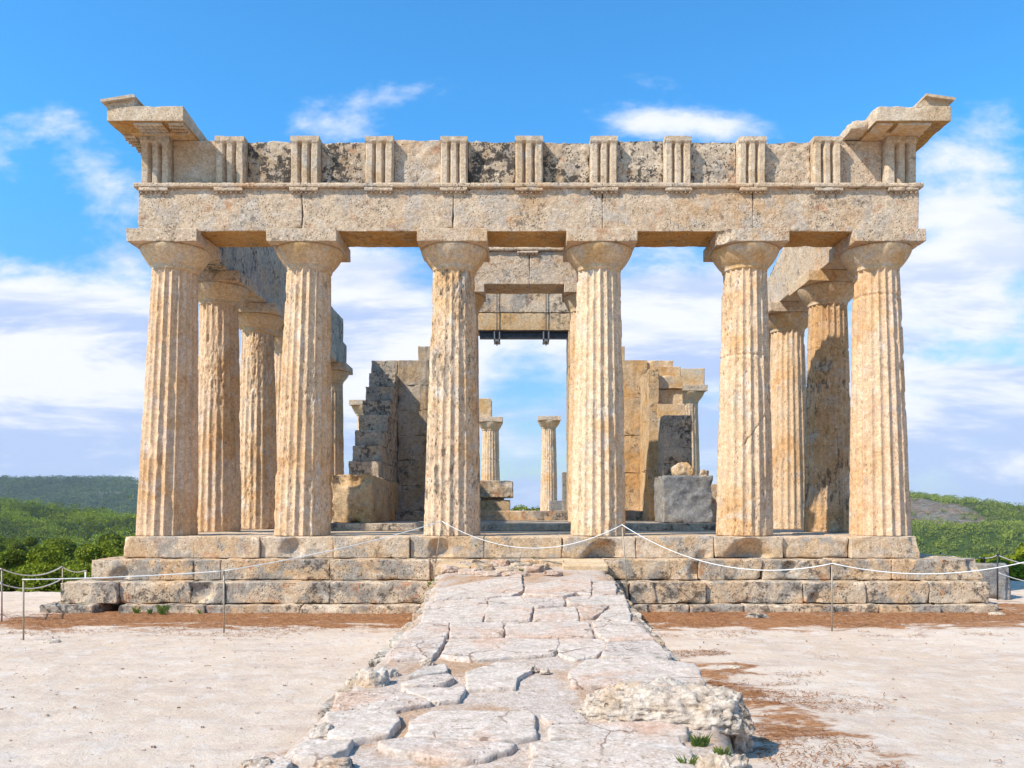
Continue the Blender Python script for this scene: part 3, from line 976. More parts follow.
# left
cl = obj('corner_cornice', rock_box((-6.80, 13.56, CZ + .012), (-5.53, 14.95, 8.31), .05, .008, .025, .008, 3, 600, warp=slope_top(8.3, .10, 1, 13.6, 14.95)), M['frieze'], temple)
obj('bed_moulding', rock_box((-6.60, 13.97, FZ1 + .018), (-5.56, 14.9, CZ + .02), .06, .006, .02, .004, 3, 606), M['capital'], cl)
for (a, b) in ((-6.38, -5.90), (-5.80, -5.55)):
    obj('mutule', mutule(a, b, 13.60, 13.93, CZ + .012, int(abs(a * 9))), M['frieze'], cl)
for (a, b) in ((14.06, 14.40), (14.52, 14.88)):
    obj('mutule', mutule(-6.76, -6.56, a, b, CZ + .012, int(a * 9)), M['frieze'], cl)
p = np.array([(-6.80, 8.30), (-6.33, 8.30), (-6.33, 8.42), (-6.80, 8.36)])
sima = merge([prism([(-6.79, 8.305), (-6.36, 8.305), (-6.34, 8.43), (-6.79, 8.355)], 13.57, 14.35, 1),
              prism([(-6.87, 8.352), (-6.30, 8.437), (-6.33, 8.485), (-6.88, 8.395)], 13.50, 14.40, 1)])
obj('sima', sima, M['frieze'], cl, smooth=False)
soffit(cl, M['patina_bounce'])
# right
xr0, xr1 = X_(876, 13.56), X_(951, 13.56)
cr = obj('corner_cornice', rock_box((xr0, 13.56, CZ + .012), (xr1, 14.75, 8.31), .05, .012, .07, .016, 3, 620, bites=[((xr0 + .05, 13.5, 8.40), .12), ((6.7, 13.5, 8.36), .1)], warp=slope_top(8.3, .08, 1, 13.6, 14.8)), M['frieze'], temple)
soffit(cr, M['patina_bounce'])
obj('cornice_fragment', rock_box((xr0 - .28, 13.85, CZ + .014), (xr0 + .02, 14.75, 8.22), .05, .02, .12, .02, 3, 622), M['frieze'], cr)
obj('bed_moulding', rock_box((6.02, 13.97, FZ1 + .018), (6.98, 14.72, CZ + .02), .06, .006, .03, .006, 3, 626), M['capital'], cr)
for (a, b) in ((6.02, 6.28), (6.38, 6.92)):
    obj('mutule', rock_box((a, 13.60, CZ - .04), (b, 13.93, CZ + .014), .04, .01, .04, .012, 4, int(a * 9)), M['capital'], cr)
sima = merge([prism([(X_(916, 13.57), 8.305), (X_(949, 13.57), 8.305), (X_(949.5, 13.57), 8.40), (X_(926, 13.57), 8.455), (X_(917, 13.57), 8.33)], 13.57, 14.3, 1),
              prism([(X_(926, 13.5), 8.452), (X_(955, 13.5), 8.385), (X_(956, 13.5), 8.425), (X_(926.5, 13.5), 8.495)], 13.50, 14.35, 1)])
obj('sima', sima, M['frieze'], cr, smooth=False)

# --- flank entablatures
ya = [14.94, 18.18, 20.74, 23.3, 25.86, 27.75]
for i in range(5):
    obj('architrave_block', rock_box((-6.52, ya[i] + .004, AZ0), (-5.76, ya[i + 1] - .004, 7.2), .08, .012, .05, .02, 2, 640 + i), M['greywall'], temple)
    obj('frieze_backing', rock_box((-6.48, ya[i] + .004, 7.204), (-5.80, ya[i + 1] - .004 - (.35 if i == 4 else 0), 8.0), .09, .02, .1, .025, 2, 650 + i), M['greywall'], temple)
yr = [14.94, 18.12, 20.7, 22.9]
for i in range(3):
    bt = []
    obj('architrave_block', rock_box((6.07, yr[i] + .004, AZ0), (6.86, yr[i + 1] - .004, 7.2), .07, .012, .06, .02, 2, 660 + i, bt), M['architrave'], temple)


def rslope(p):
    p = p.copy()
    lim = np.interp(p[:, 1], [14.9, 18.2, 18.6, 19.6], [7.98, 7.9, 7.60, 7.22])
    p[:, 2] = np.minimum(p[:, 2], lim)
    return p


obj('frieze_backing', rock_box((6.10, 14.94, 7.204), (6.84, 19.6, 7.98), .07, .02, .1, .03, 2, 670, warp=rslope), M['architrave'], temple)


# --- stepped platform
def course(name, joints, yfront, depth, z0, z1, mat, seed, bites={}, chip=.06, rough=.018, gap=.006, labels={}):
    for i in range(len(joints) - 1):
        x0, x1 = X_(joints[i], yfront) + gap, X_(joints[i + 1], yfront) - gap
        dy = .035 * math.sin(i * 2.7 + seed); dz = .008 * math.sin(i * 4.1 + seed)
        o = obj(name, rock_box((x0, yfront + dy, z0), (x1, yfront + depth, z1 - abs(dz)), .04, .018, chip, rough, 2.0, seed + i, bites.get(i, ()), oct=5), M[mat], temple)
        if i in labels: o['label'] = labels[i]


Y1, Y2, Y3, Y4 = 13.87, 13.50, 13.13, 12.93
sj = [122, 194, 260, 333, 410, 484, 562, 636, 714, 783, 850, 919]
sb = {2: [((X_(290, Y1), Y1 - .10, .92), .24)], 4: [((X_(440, Y1), Y1 - .10, .90), .24)], 7 - 1: [((X_(604, Y1), Y1 - .16, .74), .38)],
      7: [((X_(702, Y1), Y1 - .02, .80), .12)], 8: [((X_(748, Y1), Y1 - .2, .74), .42)], 0: [((X_(121, Y1), Y1, 1.16), .12)], 10: [((X_(919, Y1), Y1 - .1, 1.12), .2)]}
course('stylobate_block', sj, Y1, 1.35, .785, ZS, 'stylobate', 700, sb, .07, .018)
s2 = [92, 194, 221, 330, 430, 520, 605, 699, 762, 832, 892, 984]
s2b = {6: [((X_(699, Y2), Y2 - .03, .6), .16)], 8: [((X_(790, Y2), Y2 - .03, .62), .14)], 10: [((X_(984, Y2), Y2 - .05, .80), .3)], 0: [((X_(120, Y2), Y2 - .1, .5), .18)]}
course('step_block', s2, Y2, .95, .445, .78, 'step', 720, s2b, .07, .026)
s3 = [60.5, 118, 190, 225, 330, 430, 530, 630, 706, 804, 866, 930, 990]
s3b = {2: [((X_(200, Y3), Y3 - .12, .30), .26)], 9: [((X_(815, Y3), Y3 - .06, .16), .12)]}
course('step_block', s3, Y3, .95, .10, .44, 'step', 740, s3b, .065, .026)
s4 = [118, 205, 300, 420, 520, 630, 690, 745, 835, 880, 940, 1000]
course('foundation_block', s4, Y4, .8, -.22, .092, 'step', 760, {}, .09, .03)
obj('foundation_block', rock_box((X_(41, Y4), Y4 - .05, -.2), (X_(94, Y4), Y4 + .7, .10), .04, .05, .14, .03, 2.5, 775), M['step'], temple)

# sides and body of the platform, in long courses
xl = [X_(122, Y1), X_(92, Y2), X_(60.5, Y3), X_(118, Y4) + .2]
xr = [X_(919, Y1), X_(984, Y2), X_(990, Y3), X_(1000, Y4)]
zt = [(.787, 1.148), (.447, .778), (.102, .438), (-.2, .09)]
nm = ['stylobate_block', 'step_block', 'step_block', 'foundation_block']
yy = [15.5, 20, 24.6, 29.2, 33.8, 38.4, 43.2]
for lv in range(4):
    for side_ in (0, 1):
        for k in range(6):
            ov = (0, .15, .3, .4)[lv]
            y0, y1 = (yy[k] if k else (Y1 + 1.36, Y2 + .96, Y3 + .96, Y4 + .81)[lv]) + .005, yy[k + 1] - .005 + (ov if k == 5 else 0)
            if side_ == 0: a, b = xl[lv] + .01, xl[lv] + 1.45
            else: a, b = xr[lv] - 1.45, xr[lv] - .01
            obj(nm[lv], rock_box((a, y0, zt[lv][0]), (b, y1, zt[lv][1]), .16, .03, .06, .02, 1.5, 800 + lv * 20 + k + side_ * 10), M['step' if lv else 'stylobate'], temple)
obj('platform_floor', merge([rock_box((xl[0] + 1.46, Y1 + 1.36, .5), (xr[0] - 1.46, 44.0, 1.135), .3, .02, .03, .012, 1.5, 860)]), M['stylobate'], temple)
obj('step_block', rock_box((xl[0], 43.22, .0), (xr[0], 44.0, .78), .3, .02, .03, .012, 1.5, 861), M['step'], temple)

# --- cella platform
CL, CR = -4.45, 4.85
obj('cella_step', rock_box((CL, 18.3, 1.137), (CR, 36.5, 1.30), .16, .02, .05, .012, 2, 870), M['greywall'], temple)
obj('threshold', rock_box((-3.5, 23.3, 1.302), (3.86, 24.3, 1.575), .09, .02, .05, .014, 2, 872), M['step'], temple)

# --- pronaos
for i, (x, r0) in enumerate(((-1.24, .40), (1.63, .40))):
    column('pronaos_column', x, 19.55, 1.302, 6.30, 6.89, r0, .345, 420 + i, nseg=120, nz=120, ero=.3, abacus=1.0, ab_h=.2, mat='column')
obj('architrave_block', rock_box((-1.95, 19.12, 6.893), (.31, 19.98, 7.66), .06, .01, .04, .014, 2.2, 880), M['architrave'], temple)
obj('architrave_block', rock_box((.32, 19.12, 6.893), (2.30, 19.98, 7.66), .06, .01, .04, .014, 2.2, 881), M['architrave'], temple)
obj('taenia', rock_box((-1.95, 19.06, 7.662), (2.30, 19.9, 7.75), .06, .008, .04, .01, 3, 882), M['architrave'], temple)
obj('regula', merge([rock_box((.02, 19.065, 7.60), (.52, 19.13, 7.659), .03, .005, .02, .005, 4, 883)] + guttae(.02, .52, 19.095, 7.605, 6)), M['architrave'], temple)
# lintel over the cella door, hung from a steel beam
LY = 23.5
dl = obj('lintel_block', rock_box((-1.62, LY, 7.29), (2.12, LY + .8, 7.92), .07, .02, .09, .02, 2.4, 884), M['step'], temple)
dl2 = obj('lintel_block', rock_box((-1.62, LY + .01, 6.78), (2.12, LY + .8, 7.27), .07, .015, .05, .014, 2.4, 885), M['ochre'], temple)
sbm = obj('steel_beam', merge([prism([(-1.05, LY + .12), (1.62, LY + .12), (1.62, LY + .30), (-1.05, LY + .30)], 6.57, 6.76),
                               prism([(-1.05, LY + .06), (1.62, LY + .06), (1.62, LY + .36), (-1.05, LY + .36)], 6.74, 6.775)]), M['steel'], temple, smooth=False)
for px in (497, 546):
    x = X_(px, LY)
    obj('hanger_rod', merge([tube([(x, LY - .05, 7.95), (x, LY - .05, 7.0), (x, LY - .05, 6.32)], .014, 8), tube([(x, LY - .08, 7.94), (x, LY + .5, 7.94), (x, LY + .85, 7.94)], .018, 6)]), M['steel'], sbm)
    obj('bracket', merge([prism([(x - .09, LY - .10), (x - .055, LY - .10), (x - .055, LY + .05), (x - .09, LY + .05)], 6.45, 6.72),
                          prism([(x + .055, LY - .10), (x + .09, LY - .10), (x + .09, LY + .05), (x + .055, LY + .05)], 6.45, 6.72),
                          prism([(x - .09, LY - .10), (x + .09, LY - .10), (x + .09, LY + .38), (x - .09, LY + .38)], 6.44, 6.50)]), M['bolt'], sbm, smooth=False)


# --- cella walls of squared blocks
def ashlar(x0, x1, y0, y1, z0, z1, seed, ch=.45, bw=1.1, along='x', chip=.05, rough=.014, cell=.08):
    parts = []
    rg = random.Random(seed)
    n = max(1, round((z1 - z0) / ch))
    for k in range(n):
        a, b = z0 + (z1 - z0) * k / n, z0 + (z1 - z0) * (k + 1) / n
        lo_, hi_ = (x0, x1) if along == 'x' else (y0, y1)
        cuts = [lo_]
        p_ = lo_ + bw * rg.uniform(.45, 1.0)
        while p_ < hi_ - bw * .35:
            cuts.append(p_); p_ += bw * rg.uniform(.85, 1.15)
        cuts.append(hi_)
        for i in range(len(cuts) - 1):
            c0, c1 = cuts[i] + .003, cuts[i + 1] - .003
            j = rg.uniform(-.008, .008)
            lo3 = (c0, y0 + j, a + .002) if along == 'x' else (x0 + j, c0, a + .002)
            hi3 = (c1, y1 + j, b - .002) if along == 'x' else (x1 + j, c1, b - .002)
            parts.append(rock_box(lo3, hi3, cell, .008, chip, rough, 2.4, seed * 37 + k * 11 + i, oct=3))
    return parts


XO, XI = -4.24, -3.48
steps_l = [(24.0, 6.0), (23.5, 5.55), (23.05, 5.08), (22.5, 4.62), (22.0, 4.17), (21.5, 3.71), (21.1, 3.27), (20.7, 2.84)]
fr = []
zlow = 2.40
for k in range(len(steps_l) - 1, -1, -1):
    y0, z1 = steps_l[k]
    fr.append((y0, zlow, z1)); zlow = z1
parts = []
for i, (y0, a, b) in enumerate(fr):
    parts += ashlar(XO, XI, y0, 27.5 if b < 5 else 24.9, a, b, 900 + i, along='y', bw=1.2, ch=b - a, chip=.09, rough=.03, cell=.06)
obj('side_wall', merge(parts), M['greywall'], temple)
ao = obj('anta_block', rock_box((-4.26, 18.92, 1.302), (-3.33, 20.6, 2.40), .05, .03, .18, .07, 2.4, 930, bites=[((-4.02, 18.80, 2.36), .28), ((-3.70, 18.82, 2.30), .25), ((-3.35, 18.85, 2.42), .2)]), M['ochre'], temple)
obj('anta_block', rock_box((-4.24, 20.62, 1.302), (-3.45, 27.5, 2.395), .12, .02, .06, .02, 2, 931), M['ochre'], temple)
obj('door_wall', merge(ashlar(-3.47, -1.15, 23.95, 24.7, 1.58, 6.0, 940, ch=.74, bw=1.9, chip=.09, rough=.03)
                       + [rock_box((-2.88, 24.0, 6.002), (-1.3, 24.65, 6.42), .07, .02, .08, .02, 2, 941)]), M['stained'], temple)
obj('door_jamb', merge(ashlar(-1.60, -1.17, 23.52, 23.94, 1.58, 6.775, 945, ch=1.0, bw=.6)), M['ochre'], temple)
# right
XI2, XO2 = 3.88, 4.62
parts = ashlar(XI2, XO2, 21.4, 27.0, 2.40, 4.09, 950, along='y', bw=1.3, ch=.42, chip=.07, rough=.02, cell=.07)
obj('side_wall', merge(parts), M['greywall'], temple)
parts = []
for i, (y0, a, b) in enumerate([(22.3, 4.092, 4.5), (22.6, 4.502, 4.95), (22.5, 4.952, 5.3), (22.9, 5.302, 5.62), (24.0, 5.622, 6.0)]):
    parts += ashlar(XI2 - .02, XO2, y0, 26.5, a, b, 960 + i, along='y', bw=1.2, ch=b - a, chip=.09, rough=.03, cell=.06)
obj('side_wall', merge(parts), M['capital'], temple)
obj('wall_pier', merge(ashlar(3.62, 3.90, 22.3, 23.9, 1.302, 5.45, 975, along='y', bw=1.7, ch=1.3, chip=.08, rough=.025)), M['ochre'], temple)
obj('door_wall', merge(ashlar(2.2, 3.86, 23.95, 24.7, 1.58, 6.0, 970, ch=1.1, bw=2.2, chip=.07, rough=.025) + [rock_box((2.3, 24.0, 6.002), (3.2, 24.65, 6.42), .07, .02, .08, .02, 2, 971)]), M['ochre'], temple)
obj('door_jamb', merge(ashlar(1.50, 2.19, 23.52, 24.3, 1.58, 6.775, 977, ch=1.0, bw=.8)), M['ochre'], temple)
obj('anta_block', rock_box((4.0, 21.38, 1.302), (4.62, 27, 2.395), .1, .02, .06, .02, 2, 978), M['ochre'], temple)

# ------------------------------------------------------------------ loose stones inside the temple
tag(obj('stone_block', rock_box((3.43, 18.95, 1.302), (4.56, 20.3, 2.39), .045, .03, .16, .06, 2.2, 980), M['bluegrey']),
    'large dark blue grey block standing inside the temple, between the fourth and fifth front columns', 'stone block')
tag(obj('stone_fragment', boulder((3.98, 19.5, 2.55), (.58, .5, .42), 981, 20, .12), M['capital']),
    'small rounded pale stone lying on top of the dark blue grey block', 'stone')
tag(obj('stone_fragment', boulder((4.44, 19.3, 2.45), (.28, .35, .2), 982, 14, .25), M['rock']),
    'little rough stone on the right corner of the dark blue grey block', 'stone')
tag(obj('stone_block', rock_box((4.78, 20.5, 1.30), (5.25, 21.4, 2.25), .05, .03, .1, .03, 2, 983), M['rock']),
    'narrow pale rough block just behind the dark block, next to the fifth column', 'stone block')
tag(obj('stone_block', rock_box((-1.6, 29.6, 1.30), (-.22, 31.0, 1.96), .06, .02, .06, .02, 2, 984), M['ochre']),
    'squared ochre block seen through the central gap, lying under an eroded stone', 'stone block')
tag(obj('stone_block', merge([rock_box((-1.3, 29.7, 1.962), (-.45, 30.9, 2.05), .06, .01, .03, .01, 2, 985), rock_box((-1.7, 29.5, 2.052), (-.12, 31.0, 2.66), .05, .06, .3, .05, 2.2, 986, bites=[((-.2, 29.5, 2.85), .42)])]), M['step']),
    'eroded sloping stone lying on the squared ochre block in the central gap', 'stone block')
tag(obj('stone_block', rock_box((1.30, 30.6, 1.30), (1.85, 31.2, 1.95), .06, .02, .05, .01, 2, 987), M['bluegrey']),
    'low dark grey block at the foot of the slender far column in the central gap', 'stone block')
tag(obj('stone_pillar', rock_box((1.66, 29.0, 1.30), (2.1, 29.6, 2.95), .06, .02, .05, .01, 2, 988), M['bluegrey']),
    'dark upright stone stump glimpsed left of the fourth front column', 'stone')

# ------------------------------------------------------------------ ramp of paving slabs
def ramp_z(y): return .18 + (np.asarray(y, float) - 4.5) * .0630


def on_ramp(px, py):
    # y*(510-py)... solve EYE - z(y) = (py-HY)/F*y
    k = (py - HY) / F
    y = (EYE - .18 + 4.5 * .063) / (k + .063)
    return (px - CX) * y / F, y


ramp = thing('stone_ramp', (.1, 9, 0), 'sloping ramp of cracked pale paving slabs leading up to the temple steps', 'ramp')
# bedding body
n_s, n_c = 150, 60
ys = np.linspace(3.2, 13.48, n_s)
Lx = np.interp(ys, [3.2, 4.5, 5.7, 7.7, 9.5, 11.5, 12.6, 13.5], [-1.75, -1.42, -1.34, -1.18, -1.10, -1.16, -1.15, -1.15])
Rx = np.interp(ys, [3.2, 4.5, 5.7, 7.7, 9.5, 11.5, 12.6, 13.5], [1.25, 1.28, 1.42, 1.38, 1.36, 1.40, 1.38, 1.42])
cc = np.linspace(0, 1, n_c)
BX = Lx[:, None] * (1 - cc) + Rx[:, None] * cc
BY = np.repeat(ys[:, None], n_c, 1)
pp = np.stack([BX.ravel(), BY.ravel(), np.zeros(BX.size)], 1)
bz = ramp_z(pp[:, 1]) - .036 + .014 * fbm(pp, 3, 4, 5) + .008 * fbm(pp, 14, 3, 6)
edge = np.minimum(np.tile(cc, n_s), 1 - np.tile(cc, n_s))
pp[:, 0] += (.05 * fbm(pp, 2.2, 3, 7)) * (edge < .02)
bz = bz - .05 * sstep(edge, .03, 0)
top_i = np.arange(n_s * n_c).reshape(n_s, n_c)
pp[:, 2] = bz
rim = [top_i[:, 0], top_i[:, -1]]
lowv = []
F1 = np.stack([top_i[:-1, :-1], top_i[:-1, 1:], top_i[1:, 1:], top_i[1:, :-1]], -1).reshape(-1, 4)
nb = len(pp)
sl_ = pp[rim[0]].copy(); sl_[:, 0] -= .10; sl_[:, 2] = -.35
sr_ = pp[rim[1]].copy(); sr_[:, 0] += .08; sr_[:, 2] = -.35
ml = (pp[rim[0]] + sl_) / 2; ml[:, 0] += .05 * fbm(ml, 4, 3, 2) - .02
mr = (pp[rim[1]] + sr_) / 2; mr[:, 0] += .05 * fbm(mr, 4, 3, 3) + .02
allv = np.concatenate([pp, ml, sl_, mr, sr_])
i0 = rim[0]; i1 = nb + np.arange(n_s); i2 = i1 + n_s; i3 = i2 + n_s; i4 = i3 + n_s; ir = rim[1]


def strip(a, b): return np.stack([a[:-1], b[:-1], b[1:], a[1:]], 1)


Fall = np.concatenate([F1, strip(i1, i0), strip(i2, i1), strip(ir, i3), strip(i3, i4)])
obj('bedding', (allv, Fall), M['mortar'], ramp)


def slab(poly_px, seed, th=.10, lift=.0, grid=.05, name='paving_slab', mat='slab', rough=.01, inset=.0):
    """one paving slab: irregular outline, worn edge, laid on the ramp"""
    pts = np.array([on_ramp(*q) for q in poly_px])
    c = pts.mean(0)
    # dense irregular outline
    out_ = []
    n = len(pts)
    for i in range(n):
        a, b = pts[i], pts[(i + 1) % n]
        L = np.linalg.norm(b - a); m = max(2, int(L / .03))
        for k in range(m): out_.append(a + (b - a) * k / m)
    o_ = np.array(out_)
    d = o_ - c; ln = np.linalg.norm(d, axis=1, keepdims=True)
    # soften corners
    p3 = np.concatenate([o_, np.zeros((len(o_), 1))], 1)
    wob = .010 * fbm(p3, 3.0, 2, seed) + .026 * fbm(p3, 13, 3, seed + 1) + .020
    wob = wob - .06 * np.clip(fbm(p3, 5, 2, seed + 3) - .35, 0, 1)
    o_ = o_ + d / np.maximum(ln, .01) * (wob[:, None] - inset)
    rings, m = [], len(o_)
    tz = lambda q: ramp_z(q[:, 1]) + lift + (rough * 1.3) * fbm(np.concatenate([q, np.zeros((len(q), 1))], 1), 2.2, 4, seed + 7, .6) + .006 * fbm(np.concatenate([q, np.zeros((len(q), 1))], 1), 16, 3, seed + 8)
    def ring(s, dz):
        q = c + (o_ - c) * s
        return np.concatenate([q, (tz(q) + dz)[:, None]], 1)
    sc_ = max(.2, float(ln.mean()))
    e = .012 / sc_
    rings = [ring(1.0 + .2 * e, -th), ring(1.0, -.022), ring(1 - .5 * e, -.005), ring(1 - e, 0), ring(1 - 2.2 * e, 0)]
    nr = max(3, int(sc_ / .05))
    for k in range(1, nr): rings.append(ring((1 - 2.2 * e) * (1 - k / nr), 0))
    v = np.concatenate(rings + [np.concatenate([c, [float(tz(c[None])[0])]])[None]])
    R_ = len(rings)
    k = np.arange(m); k2 = (k + 1) % m
    q4 = []
    for i in range(R_ - 1):
        q4.append(np.stack([i * m + k, i * m + k2, (i + 1) * m + k2, (i + 1) * m + k], 1))
    tr = np.stack([(R_ - 1) * m + k, (R_ - 1) * m + k2, np.full(m, R_ * m)], 1)
    q4 = np.concatenate(q4)
    area = .5 * np.sum(o_[:, 0] * np.roll(o_[:, 1], -1) - o_[:, 1] * np.roll(o_[:, 0], -1))
    if area < 0: q4, tr = q4[:, ::-1], tr[:, ::-1]
    return obj(name, (v, [q4, tr]), M[mat], ramp)


def ca(*pts): return [(400 + x / 3.938, 555 + y / 3.938) for x, y in pts]
def cb(*pts): return [(240 + x / 3.938, 640 + y / 3.938) for x, y in pts]
def cg(*pts): return [(500 + x / 3.938, 640 + y / 3.938) for x, y in pts]


slabs = [
    ca((150, 135), (300, 105), (478, 72), (480, 140), (440, 158), (340, 163), (140, 170)),
    ca((488, 155), (505, 122), (640, 97), (752, 97), (748, 155), (690, 152), (640, 160)),
    ca((762, 100), (845, 100), (850, 152), (758, 155)),
    ca((108, 182), (335, 170), (342, 200), (322, 258), (85, 258)),
    ca((356, 172), (470, 165), (516, 205), (512, 252), (335, 256), (350, 205)),
    ca((486, 166), (638, 165), (646, 193), (530, 200), (505, 182)),
    ca((532, 210), (692, 202), (702, 250), (532, 255)),
    ca((658, 167), (880, 158), (893, 190), (668, 193)),
    ca((704, 202), (822, 200), (760, 243), (715, 246)),
    ca((833, 197), (895, 197), (908, 253), (775, 250)),
    ca((78, 266), (192, 266), (183, 318), (18, 326)),
    ca((203, 270), (402, 265), (404, 316), (198, 320)),
    ca((420, 264), (738, 258), (758, 316), (418, 318)),
    ca((758, 260), (915, 260), (1000, 328), (812, 333), (778, 303)),
    ca((8, 330), (178, 327), (125, 400), (-45, 408)),
    ca((196, 330), (400, 328), (620, 328), (628, 350), (600, 385), (400, 398), (300, 408), (165, 392)),
    ca((630, 330), (793, 328), (815, 350), (770, 392), (690, 405), (628, 385)),
    ca((825, 345), (1000, 337), (1065, 400), (930, 402), (800, 398)),
    cg((275, 130), (340, 80), (560, 72), (760, 90), (800, 160), (620, 172), (330, 178), (290, 178)),
    cg((-125, 128), (-10, 85), (100, 92), (120, 120), (70, 140), (60, 180), (-130, 188)),
    cb((640, 172), (720, 148), (820, 138), (835, 152), (800, 170), (700, 178)),
    cb((660, 145), (730, 110), (805, 100), (810, 125), (730, 138)),
    cb((635, 190), (885, 183), (860, 230), (770, 240)),
    cb((385, 207), (600, 197), (755, 246), (600, 268), (372, 272)),
    cb((348, 292), (550, 275), (612, 292), (620, 325), (585, 375), (440, 393), (352, 380)),
    cb((682, 305), (765, 280), (1024, 280), (1145, 282), (1165, 372), (1100, 385), (1010, 392), (660, 375)),
    cb((545, 398), (680, 382), (1010, 400), (1075, 410), (1040, 432), (960, 455), (880, 468), (740, 450), (580, 425)),
    cb((218, 436), (265, 404), (438, 400), (415, 436), (310, 472), (215, 465)),
    cb((60, 450), (130, 448), (190, 480), (170, 560), (60, 560), (40, 490)),
    cg((172, 292), (300, 287), (343, 318), (192, 324)),
    cg((198, 338), (620, 328), (728, 346), (728, 376), (400, 388), (202, 388)),
    cg((130, 412), (380, 398), (700, 386), (745, 440), (765, 540), (130, 545)),
    cb((300, 520), (520, 505), (700, 500), (900, 520), (1080, 500), (1090, 560), (300, 590)),
]
for i, s in enumerate(slabs):
    slab(s, 1000 + i * 13, mat=('slab', 'slab', 'slab_b')[(i * 7) % 3], th=.14 if i > 17 else .09, lift=.007 * math.sin(i * 1.9) + (.008 if i > 18 else 0), inset=.0)
# broken stones and the two tan cut blocks where the ramp meets the steps
obj('cut_block', rock_box((X_(438, 13.0), 12.6, .55), (X_(470, 12.6), 13.46, .775), .04, .012, .03, .008, 3, 1200,
    warp=lambda p: np.stack([p[:, 0], p[:, 1], p[:, 2] - (13.46 - p[:, 1]) * .06 * (p[:, 2] > .6)], 1)), M['slabtan'], ramp)
obj('cut_block', rock_box((X_(564, 12.6), 12.75, .55), (X_(608, 12.75), 13.46, .80), .04, .010, .02, .006, 3, 1201,
    warp=lambda p: np.stack([p[:, 0], p[:, 1], p[:, 2] - (13.46 - p[:, 1]) * .10 * (p[:, 2] > .6)], 1)), M['slabtan'], ramp)
obj('cut_block', rock_box((X_(540, 13.2), 13.08, .6), (X_(563, 13.2), 13.46, .79), .04, .010, .02, .006, 3, 1202), M['slabtan'], ramp)
rg = random.Random(3)
for (px, py, sx, sy, sz) in [(450, 569, .35, .3, .16), (530, 569, .5, .3, .17), (470, 571, .4, .3, .13), (478, 567, .6, .42, .18), (500, 563, .42, .3, .2), (520, 566, .45, .3, .18), (488, 573, .5, .25, .12), (541, 567, .3, .3, .2), (515, 573, .5, .22, .1), (462, 565, .3, .25, .18), (552, 573, .35, .2, .1),
                             (505, 570, .3, .2, .12)]:
    x, y = on_ramp(px, py)
    y = min(y, 13.3)
    obj('broken_stone', boulder((x, y, float(ramp_z(y)) - .01), (sx * 1.15, sy * 1.2, sz * .72), int(px), 20, .32), M[('slabrosy', 'step', 'slabrosy')[px % 3]], ramp)
for (px, py, sx, sy, sz) in [(375, 680, .30, .24, .18), (388, 672, .2, .15, .1), (427, 661, .14, .12, .08), (322, 730, .17, .2, .1), (258, 764, .20, .16, .10), (335, 762, .3, .14, .08), (533, 668, .1, .07, .06), (545, 670, .1, .06, .05), (458, 655, .12, .08, .06)]:
    x, y = on_ramp(px, py)
    obj('broken_stone', boulder((x, y, float(ramp_z(y)) - .01), (sx, sy, sz), int(px) + 7, 20, .28), M['rockpale'], ramp)
# side kerb stones of the ramp, right and left
for i in range(11):
    y0 = 5.7 + i * .7
    xx = float(np.interp(y0, ys, Rx))
    zt_ = float(ramp_z(y0)) - .05
    if zt_ > .15:
        obj('side_stone', rock_box((xx - .22, y0, -.1), (xx + .05, y0 + .68, zt_), .05, .04, .12, .03, 2.5, 1300 + i), M['rock'], ramp)
    xx = float(np.interp(y0, ys, Lx))
    if zt_ > .15:
        obj('side_stone', rock_box((xx - .05, y0, -.1), (xx + .2, y0 + .68, zt_), .05, .04, .12, .03, 2.5, 1330 + i), M['rock'], ramp)

# boulder lying across the right edge
bx, by = on_ramp(668, 728)
v, f, lo, hi = lattice((-1, -1, -1), (1, 1, 1), 2 / 64)
d = v / np.linalg.norm(v, axis=1, keepdims=True)
sup = 1 / (np.abs(d) ** 3).sum(1) ** (1 / 3)
p = d * sup[:, None] * np.array([.74, .25, .15])
p = facet(p, (.74, .25, .15), 5, 14, .74, .96)
p += d * (.05 * fbm(p, 4.5, 3, 77) + .045 * fbm(p, 12, 5, 78, .62) - .07 * np.clip(fbm(p, 10, 3, 79) - .10, 0, 1) - .05 * np.clip(fbm(p, 26, 2, 80) - .1, 0, 1))[:, None]
p[:, 2] *= np.interp(p[:, 0], [-.7, -.2, .5], [.6, .95, 1.1]); p[:, 1] *= np.interp(p[:, 0], [-.6, 0, .6], [.6, 1, 1.1])
ang = R(-4); p = np.stack([p[:, 0] * math.cos(ang) - p[:, 1] * math.sin(ang), p[:, 0] * math.sin(ang) + p[:, 1] * math.cos(ang), p[:, 2]], 1)
p += np.array([X_(662, 5.45), 5.50, .27])
tag(obj('boulder', (p, f), M['rockpale']), 'long pitted rough boulder lying across the right edge of the ramp', 'rock')
v, f = boulder((X_(726, 4.5), 4.58, .12), (.40, .5, .30), 88, 40, .3)
tag(obj('boulder', (v, f), M['rockpale']), 'small pale lumpy rock with weeds beside the bottom right edge of the ramp', 'rock')
v, f = boulder((X_(738, 5.55), 5.55, .06), (.24, .34, .30), 89, 40, .3)
tag(obj('boulder', (v, f), M['rockpale']), 'dark edged rock at the right tip of the long pitted boulder', 'rock')
tag(obj('stone_block', rock_box((8.58, 14.9, -.05), (9.02, 15.5, .60), .04, .04, .22, .05, 2.4, 1400), M['bluegrey']),
    'dark blue grey stone behind the right end of the temple steps, between black posts', 'stone block')


